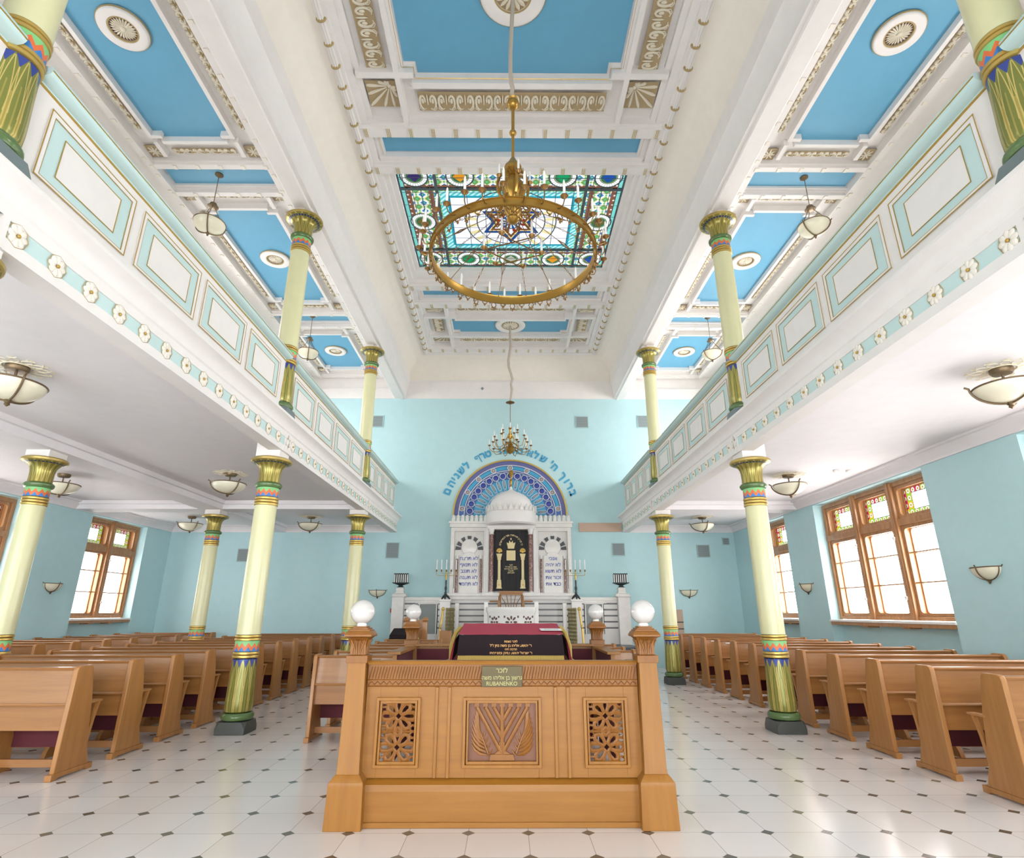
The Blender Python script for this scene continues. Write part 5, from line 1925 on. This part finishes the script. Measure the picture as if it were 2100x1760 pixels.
LB = mat('lunette_blue', (.065, .15, .42), .5)
LC = mat('lunette_cyan', (.05, .34, .56), .4)
LN2 = mat('lunette_navy', (.025, .05, .30), .35)
LV = mat('lunette_violet', (.11, .12, .30), .5)
LW = mat('lunette_white', (.66, .66, .68), .5)
LT = mat('lunette_tan', (.42, .34, .30), .5)
half_ring(.0, 1.60, -.02, .0).build('ground', LB, LN)
half_ring(1.48, 1.60, -.035, .0).build('violet_band', LV, LN)
half_ring(1.60, 1.645, -.05, .0).build('gilt_rim', GOLD, LN)
half_ring(.62, 1.04, -.03, .0).build('cyan_field', LC, LN)
w_ = MB()
def arcline(r, rad=.011):
    w_.tube([(r * math.cos(PI * i / 60), -.035, r * math.sin(PI * i / 60)) for i in range(61)], rad, 5)
arcline(1.47, .014); arcline(1.31, .014); arcline(.70, .012)
cy_ = MB()
for k in range(9):
    a = math.radians(8 + 20.5 * k); c = (1.39 * math.cos(a), -.04, 1.39 * math.sin(a))
    w_.tube([(c[0] + .07 * math.cos(t * PI / 8), -.045, c[2] + .07 * math.sin(t * PI / 8)) for t in range(16)], .012, 5, closed=True)
    MB().ellip((c[0], -.035, c[2]), (.05, .012, .05), 14, 6).build('small_roundel', LT, LN)
    if k < 8:
        pts = []
        for i in range(9):
            b = a + math.radians(3.2 + 14.1 * i / 8)
            pts.append((b, 1.39))
        P = [(1.435 * math.cos(b), 1.435 * math.sin(b)) for b, _ in pts] + [(1.345 * math.cos(b), 1.345 * math.sin(b)) for b, _ in reversed(pts)]
        cyn = MB().prism(P, 'y', -.032, -.01)
        cyn.build('cyan_segment', LC, LN)
nv = MB(); tn = MB()
for k in range(17):
    a = math.radians(6 + 10.5 * k)
    d = Vector((math.cos(a), 0, math.sin(a))); t = Vector((-math.sin(a), 0, math.cos(a)))
    c = d * 1.16 + Vector((0, -.04, 0))
    w_.tube([c + Vector((.088 * math.cos(q * PI / 9), 0, .088 * math.sin(q * PI / 9))) for q in range(18)], .010, 5, closed=True)
    MB().ellip(c + Vector((0, .012, 0)), (.078, .02, .078), 16, 6).build('navy_roundel', LN2, LN)
    o = Vector((0, -.04, 0))
    w_.tube([o + d * .78 + t * .035, o + d * .86 + t * .045, o + d * 1.0 + t * .04, o + d * 1.07, o + d * 1.0 - t * .04, o + d * .86 - t * .045, o + d * .78 - t * .035], .009, 5, closed=True)
    MB().tube([o + d * .84, o + d * 1.0], .018, 6).build('tan_bar', LT, LN)
    w_.tube([o + d * .70, o + d * .735 + t * .03, o + d * .78, o + d * .735 - t * .03], .008, 5, closed=True)
    if k < 16:
        a2 = a + math.radians(5.25); d2 = Vector((math.cos(a2), 0, math.sin(a2)))
        w_.tube([o + d * 1.24, o + d2 * 1.27, o + Vector((math.cos(a + math.radians(10.5)), 0, math.sin(a + math.radians(10.5)))) * 1.24], .008, 5)
w_.build('white_tracery', LW, LN)

# lettering arched above the lunette
IN = empty('arched_inscription', (0, YW, 4.03), label='arched line of blue Hebrew letters on the aqua wall above the lunette', cat='wall lettering')
glyphs = [('ב', 20), ('ר', 26.2), ('ו', 31.3), ('ך', 37), ('ה', 47.3), ("'", 51.5), ('ש', 59.5), ('ל', 66.3), ('א', 72), ('נ', 80), ('ת', 85), ('נ', 90), ('נ', 94.5), ('ו', 98.5), ('ט', 109.5), ('ר', 114.5), ('ף', 119.6),
          ('ל', 130.8), ('ש', 137.2), ('נ', 143), ('י', 147), ('ה', 151.5), ('ם', 159)]
for ch, a in glyphs:
    a = math.radians(a); R = 1.85
    o = text_mb(ch, .29, .004, thick=.013).build('letter', LETTER, IN)
    o.location = (R * math.cos(a), -.012, R * math.sin(a)); o.rotation_euler = (0, -(a - PI / 2), 0)

# piers with candelabra in front of the ark
def candelabrum(x, label):
    p = MB().box(x - .13, x + .13, 14.80, 15.0, .62, 1.66); p.box(x - .15, x + .15, 14.78, 15.02, 1.66, 1.71)
    s = -1 if x < 0 else 1
    p.box(x - s * .30 - .05, x - s * .30 + .05, 14.85, 14.99, .62, 1.62)
    p = p.build('marble_pier', MARBLE, bevel=.004)
    tag(p, 'white marble pier carrying the %s candelabrum before the ark' % ('left' if x < 0 else 'right'), 'pier', 'marble piers before the ark')
    e = empty('candelabrum', (x, 14.9, 1.71), label=label, cat='candelabrum', group='five candle candelabra')
    b = MB()
    for k in range(3):
        a = 2 * PI * k / 3 + PI / 2 * 3
        b.tube([(0, 0, .11), (.06 * math.cos(a), .06 * math.sin(a), .07), (.10 * math.cos(a), .10 * math.sin(a), .03), (.12 * math.cos(a), .12 * math.sin(a), .01)], .02, 6, rad=[.03, .03, .02, .018])
    b.lathe([(.05, .08), (.055, .10), (.03, .13), (.035, .16), (.02, .20), (.035, .27), (.018, .34), (.022, .42), (.018, .48)], 12)
    b.build('iron_base', IRON, e)
    g = MB().lathe([(.018, .47), (.022, .53), (.03, .56), (.02, .60), (.012, .62), (.012, .71)], 12)
    for (hx, zz) in ((.25, .585), (.125, .64)):
        for s2 in (-1, 1):
            g.tube([(0, 0, zz), (s2 * hx * .7, 0, zz), (s2 * hx * .94, 0, zz + .012), (s2 * hx, 0, zz + .05), (s2 * hx, 0, .70)], .007, 6)
    g.build('brass_arms', GOLD, e)
    for k in range(-2, 3):
        xx = k * .125
        MB().lathe([(.01, .68), (.024, .695), (.012, .71), (.026, .73), (.016, .735)], 10, c=(xx, 0)).build('socket', BRASS, e)
        MB().lathe([(.013, .73), (.012, .975), (.003, .985)], 8, c=(xx, 0)).build('candle', CANDLE, e)
    return e


candelabrum(-1.63, 'five-candle brass and iron candelabrum left of the ark')
candelabrum(1.68, 'five-candle brass and iron candelabrum right of the ark')


def branch_lamp(x, label):
    e = empty('branch_lamp', (x, 15.5, 2.03), label=label, cat='lamp', group='iron rack lamps on the end piers')
    b = MB().sqlathe(0, 0, [(.10, 0), (.06, .02), (.05, .05), (.20, .10), (.21, .12)], rx=1.0)
    b.v = [(p[0] * (1 if p[2] < .06 else 1.0), p[1] * .5, p[2]) for p in b.v]
    b.build('iron_dish', IRON, e)
    r = MB()
    for k in range(7):
        xx = -.168 + .056 * k
        MB().lathe([(.013, .12), (.013, .33)], 8, c=(xx, 0)).build('white_tube', CANDLE, e)
        r.box(xx - .02, xx + .02, -.02, .02, .33, .36)
    r.box(-.19, .19, .02, .03, .12, .35)
    r.build('iron_caps', IRON, e)
    return e


branch_lamp(AX - 2.92, 'dark iron rack of seven white tubes on the left marble end pier')
branch_lamp(AX + 2.92, 'dark iron rack of seven white tubes on the right marble end pier')

# brass gates
for s, nm in ((-1, 'left'), (1, 'right')):
    e = empty('brass_gate', (AX + s * 1.42, 14.6, .625), label='open brass lattice gate with long handle at the %s side before the ark' % nm, cat='gate', group='open brass gates')
    g = MB()
    for k in range(6):
        y = -.35 + .07 * k
        g.box(-.012, .012, y, y + .022, 0, .88)
    for k in range(10): g.box(-.014, .014, -.36, .02, .04 + .085 * k, .085 + .085 * k)
    g.v = [tuple(RZ(s * .42) @ Vector(p)) for p in g.v]
    g.build('lattice_leaf', wood('gate_brass', (.17, .14, .045), (.26, .22, .09), .4, 'z') if s < 0 else MATS['gate_brass'], e)
    h = MB().tube([(s * .20, -.5, .83), (s * .25, -.56, .4), (s * .27, -.58, .02)], .026, 8)
    h.ellip((s * .20, -.5, .85), (.045, .045, .045), 12, 8); h.ellip((s * .24, -.58, .45), (.03, .03, .05), 10, 6)
    h.build('handle_bar', GOLD, e)

# marble pulpit and the chair behind
PU = empty('marble_pulpit', (AX, 14.02, .62), label='three-faced white marble pulpit with pierced panels, behind the crimson table', cat='pulpit')
g = MB()
base = [(-.60, .35), (-.56, .12), (-.27, .0), (.27, .0), (.56, .12), (.60, .35)]
def scaled(k): return [(x * k, (y - .35) * k + .35) for x, y in base]
def loft(g, levels):
    n = len(base); vs = []
    for k, z in levels: vs += [(x, y, z) for x, y in scaled(k)]
    fs = [tuple(reversed(range(n))), tuple((len(levels) - 1) * n + i for i in range(n))]
    for j in range(len(levels) - 1):
        for i in range(n):
            i2 = (i + 1) % n
            fs.append((j * n + i, j * n + i2, (j + 1) * n + i2, (j + 1) * n + i))
    g.add(vs, fs)
loft(g, [(.95, 0), (.95, .66), (1.0, .78), (1.03, .81), (1.03, .89), (1.0, .90)])
for s in (-1, 1):
    q = sorted((s * .56, s * .66)); g.box(q[0], q[1], .28, .36, 0, 1.02)
g.build('pulpit_body', PULW, PU, bevel=.004)
PLO = mat('pulpit_openings', (.13, .07, .055), .6)
def pierced(cx, cy, rz, wd):
    h = MB()
    for k in range(8):
        a = k * PI / 4
        h.ellip((.095 * math.cos(a) * wd / .2, 0, .56 + .105 * math.sin(a)), (.05 * wd / .2, .006, .024), 8, 5, rot=Matrix.Rotation(-a, 3, 'Y'))
    h.ellip((0, 0, .56), (.025, .006, .02), 8, 5)
    for sx in (-1, 1):
        for sz in (-1, 1): h.box(sx * wd * .8 - .018, sx * wd * .8 + .018, -.006, .006, .56 + sz * .12 - .025, .56 + sz * .12 + .025)
    g = MB(); g.merge(h, T((cx, cy, 0)) @ RZ(rz)); g.build('pierced_pattern', PLO, PU)
pierced(0, .015, 0, .2)
pierced(-.40, .075, -.39, .14); pierced(.40, .075, .39, .14)
CH = empty('arm_chair', (AX, 14.93, .625), label='curved wooden armchair facing the hall between pulpit and ark curtain', cat='chair')
MB().tube([(-.27, 0, .55), (-.285, 0, .9), (-.29, 0, 1.14), (-.26, -.0, 1.22), (-.2, 0, 1.24), (.2, 0, 1.24), (.26, 0, 1.22), (.29, 0, 1.14), (.285, 0, .9), (.27, 0, .55)], .032, 8).build('back_frame', BIMX, CH)
MB().prism([(-.34, 1.29), (.34, 1.29), (.26, 1.19), (-.26, 1.19)], 'y', -.03, .03).build('top_rail', BIMX, CH)
g = MB()
for k in range(-2, 3): g.tube([(k * .045, 0, .62), (k * .05, 0, .80), (k * .075, 0, 1.0), (k * .12, 0, 1.2 - .06 * (abs(k) > 1))], .010, 6)
g.tube([(-.12, 0, .80), (.12, 0, .80)], .012, 6)
g.build('spindles', BIMZ, CH)
for s in (-1, 1):
    MB().box(*sorted((s * .27, s * .54)), -.30, .02, 1.02, 1.055).build('arm_rest', BIMX, CH, bevel=.006)
    for yy in (-.35, .1): MB().box(*sorted((s * .27, s * .33)), yy - .03, yy + .03, 0, 1.03 if yy < 0 else .6).build('leg', BIMZ, CH)
MB().box(-.33, .33, -.38, .05, .42, .50).build('seat', BIMX, CH, bevel=.01)

# draped stand, carved stand and box behind the left of the enclosure
DT = empty('draped_stand', (-2.12, 11.9, 0), label='small stand under a black cloth with gold border, left of the enclosure', cat='stand')
MB().prism([(-.20, .90), (-.20, .98), (.22, 1.10), (.22, .90)], 'x', -.24, .26).build('black_cloth', BLACKV, DT, bevel=.02)
g = MB().box(-.26, .28, -.215, -.20, .80, .90); g.box(-.26, -.245, -.215, .22, .80, .92); g.box(.265, .28, -.215, .22, .80, .92)
g.build('gold_border', FRINGE, DT)
MB().box(-.22, .24, -.18, .2, 0, .82).build('body', PEWZ, DT)
KS = empty('carved_chair', (-1.99, 12.6, 0), label='high-backed carved oak chair half hidden by the far left globe lamp', cat='chair')
for s in (-1, 1):
    MB().sqlathe(s * .20, 0, [(.045, 0), (.045, 1.20), (.035, 1.21), (.06, 1.24), (.06, 1.26), (.03, 1.30)]).build('post', PEWZ, KS)
MB().box(-.17, .17, -.02, .02, .5, 1.18).build('back_panel', PEWZ, KS)
MB().prism([(-.17, 1.18), (.17, 1.18), (.12, 1.26), (0, 1.24), (-.12, 1.26)], 'y', -.02, .02).build('crest', PEWZ, KS)
MB().box(-.22, .22, .0, .45, .40, .46).build('seat', PEWX, KS)
SB = MB().box(-1.52, -1.28, 12.9, 13.2, 0, 1.02).build('small_cabinet', PEWZ, bevel=.008)
tag(SB, 'small plain wooden cabinet beside the left brass gate', 'cabinet')

# ================================================================== WALL FITTINGS
def vent(x0, x1, z0, z1, label):
    e = empty('wall_vent', ((x0 + x1) / 2, YW, (z0 + z1) / 2), label=label, cat='vent', group='grey vents in the far wall')
    a, b = (x1 - x0) / 2, (z1 - z0) / 2
    MB().box(-a, a, -.02, 0, -b, b).build('grille', VENT, e)
    g = MB(); t = .02
    for q in ((-a - t, -a, -b - t, b + t), (a, a + t, -b - t, b + t), (-a, a, b, b + t), (-a, a, -b - t, -b)):
        g.box(q[0], q[1], -.024, 0, q[2], q[3])
    g.build('frame', VENTF, e)


vent(2.0, 2.34, 6.69, 7.02, 'square grey vent high on the far wall right of the small chandelier')
vent(3.86, 4.20, 6.70, 7.05, 'square grey vent high on the far wall beside the far right upper column')
vent(2.89, 3.21, 2.92, 3.24, 'square grey vent above the right iron rack lamp')
vent(5.28, 5.60, 2.88, 3.19, 'larger grey vent on the lower far wall near the right corner')
vent(6.02, 6.18, 3.22, 3.39, 'smallest grey vent, under the cornice by the right corner')
vent(-7.58, -7.25, 2.75, 3.08, 'grey vent on the lower far wall left of the nearest left column')
vent(-4.15, -3.83, 6.70, 7.03, 'grey vent behind the far left upper column')
vent(-3.45, -3.12, 2.85, 3.25, 'grey vent mostly hidden behind the far left lower column')
o = MB().box(1.96, 3.17, YW - .05, YW, 3.57, 3.82).build('bare_board', BRICK); tag(o, 'unpainted board on the far wall under the end of the right gallery', 'board')
e = empty('fire_sign', (-3.2, YW, 1.445), label='small red fire sign with white mark on the far wall at the left', cat='sign')
MB().box(-.05, .05, -.008, 0, -.055, .055).build('plate', SIGNR, e)
g = MB().box(-.012, .012, -.012, -.008, -.03, .025); g.box(-.006, .006, -.012, -.008, .025, .035); g.build('pictogram', PAPER, e)
e = empty('bare_patch', (4.58, YW, 1.17), label='narrow uncovered patch of pinkish stone behind the far right column', cat='wall patch')
MB().box(-.12, .12, -.012, 0, -.30, .30).build('stone', BRICK, e)
g = MB().box(-.12, .12, -.016, -.012, -.04, -.01); g.box(-.12, .12, -.016, -.012, -.21, -.18); g.build('dark_bands', DSTONE, e)
o = MB().lathe([(.05, 0), (.05, -.03), (.03, -.045), (.001, -.045)], 16).build('smoke_detector', SILLW)
o.location = (5.62, 9.45, 3.738); tag(o, 'round white smoke detector on the right soffit, left of its twin', 'smoke detector', 'ceiling detectors')
c = o.copy(); C.objects.link(c); c.location = (5.84, 9.45, 3.738); c['label'] = 'round white smoke detector on the right soffit, the one nearer the window'
o = MB().prism([(0, -.05), (.05, 0), (0, .05), (-.05, 0)], 'y', -.02, 0).build('wall_sensor', VENT); o.location = (-.85, YW - .02, 7.93)
tag(o, 'tiny grey diamond-shaped sensor on the white band above the far wall', 'sensor')
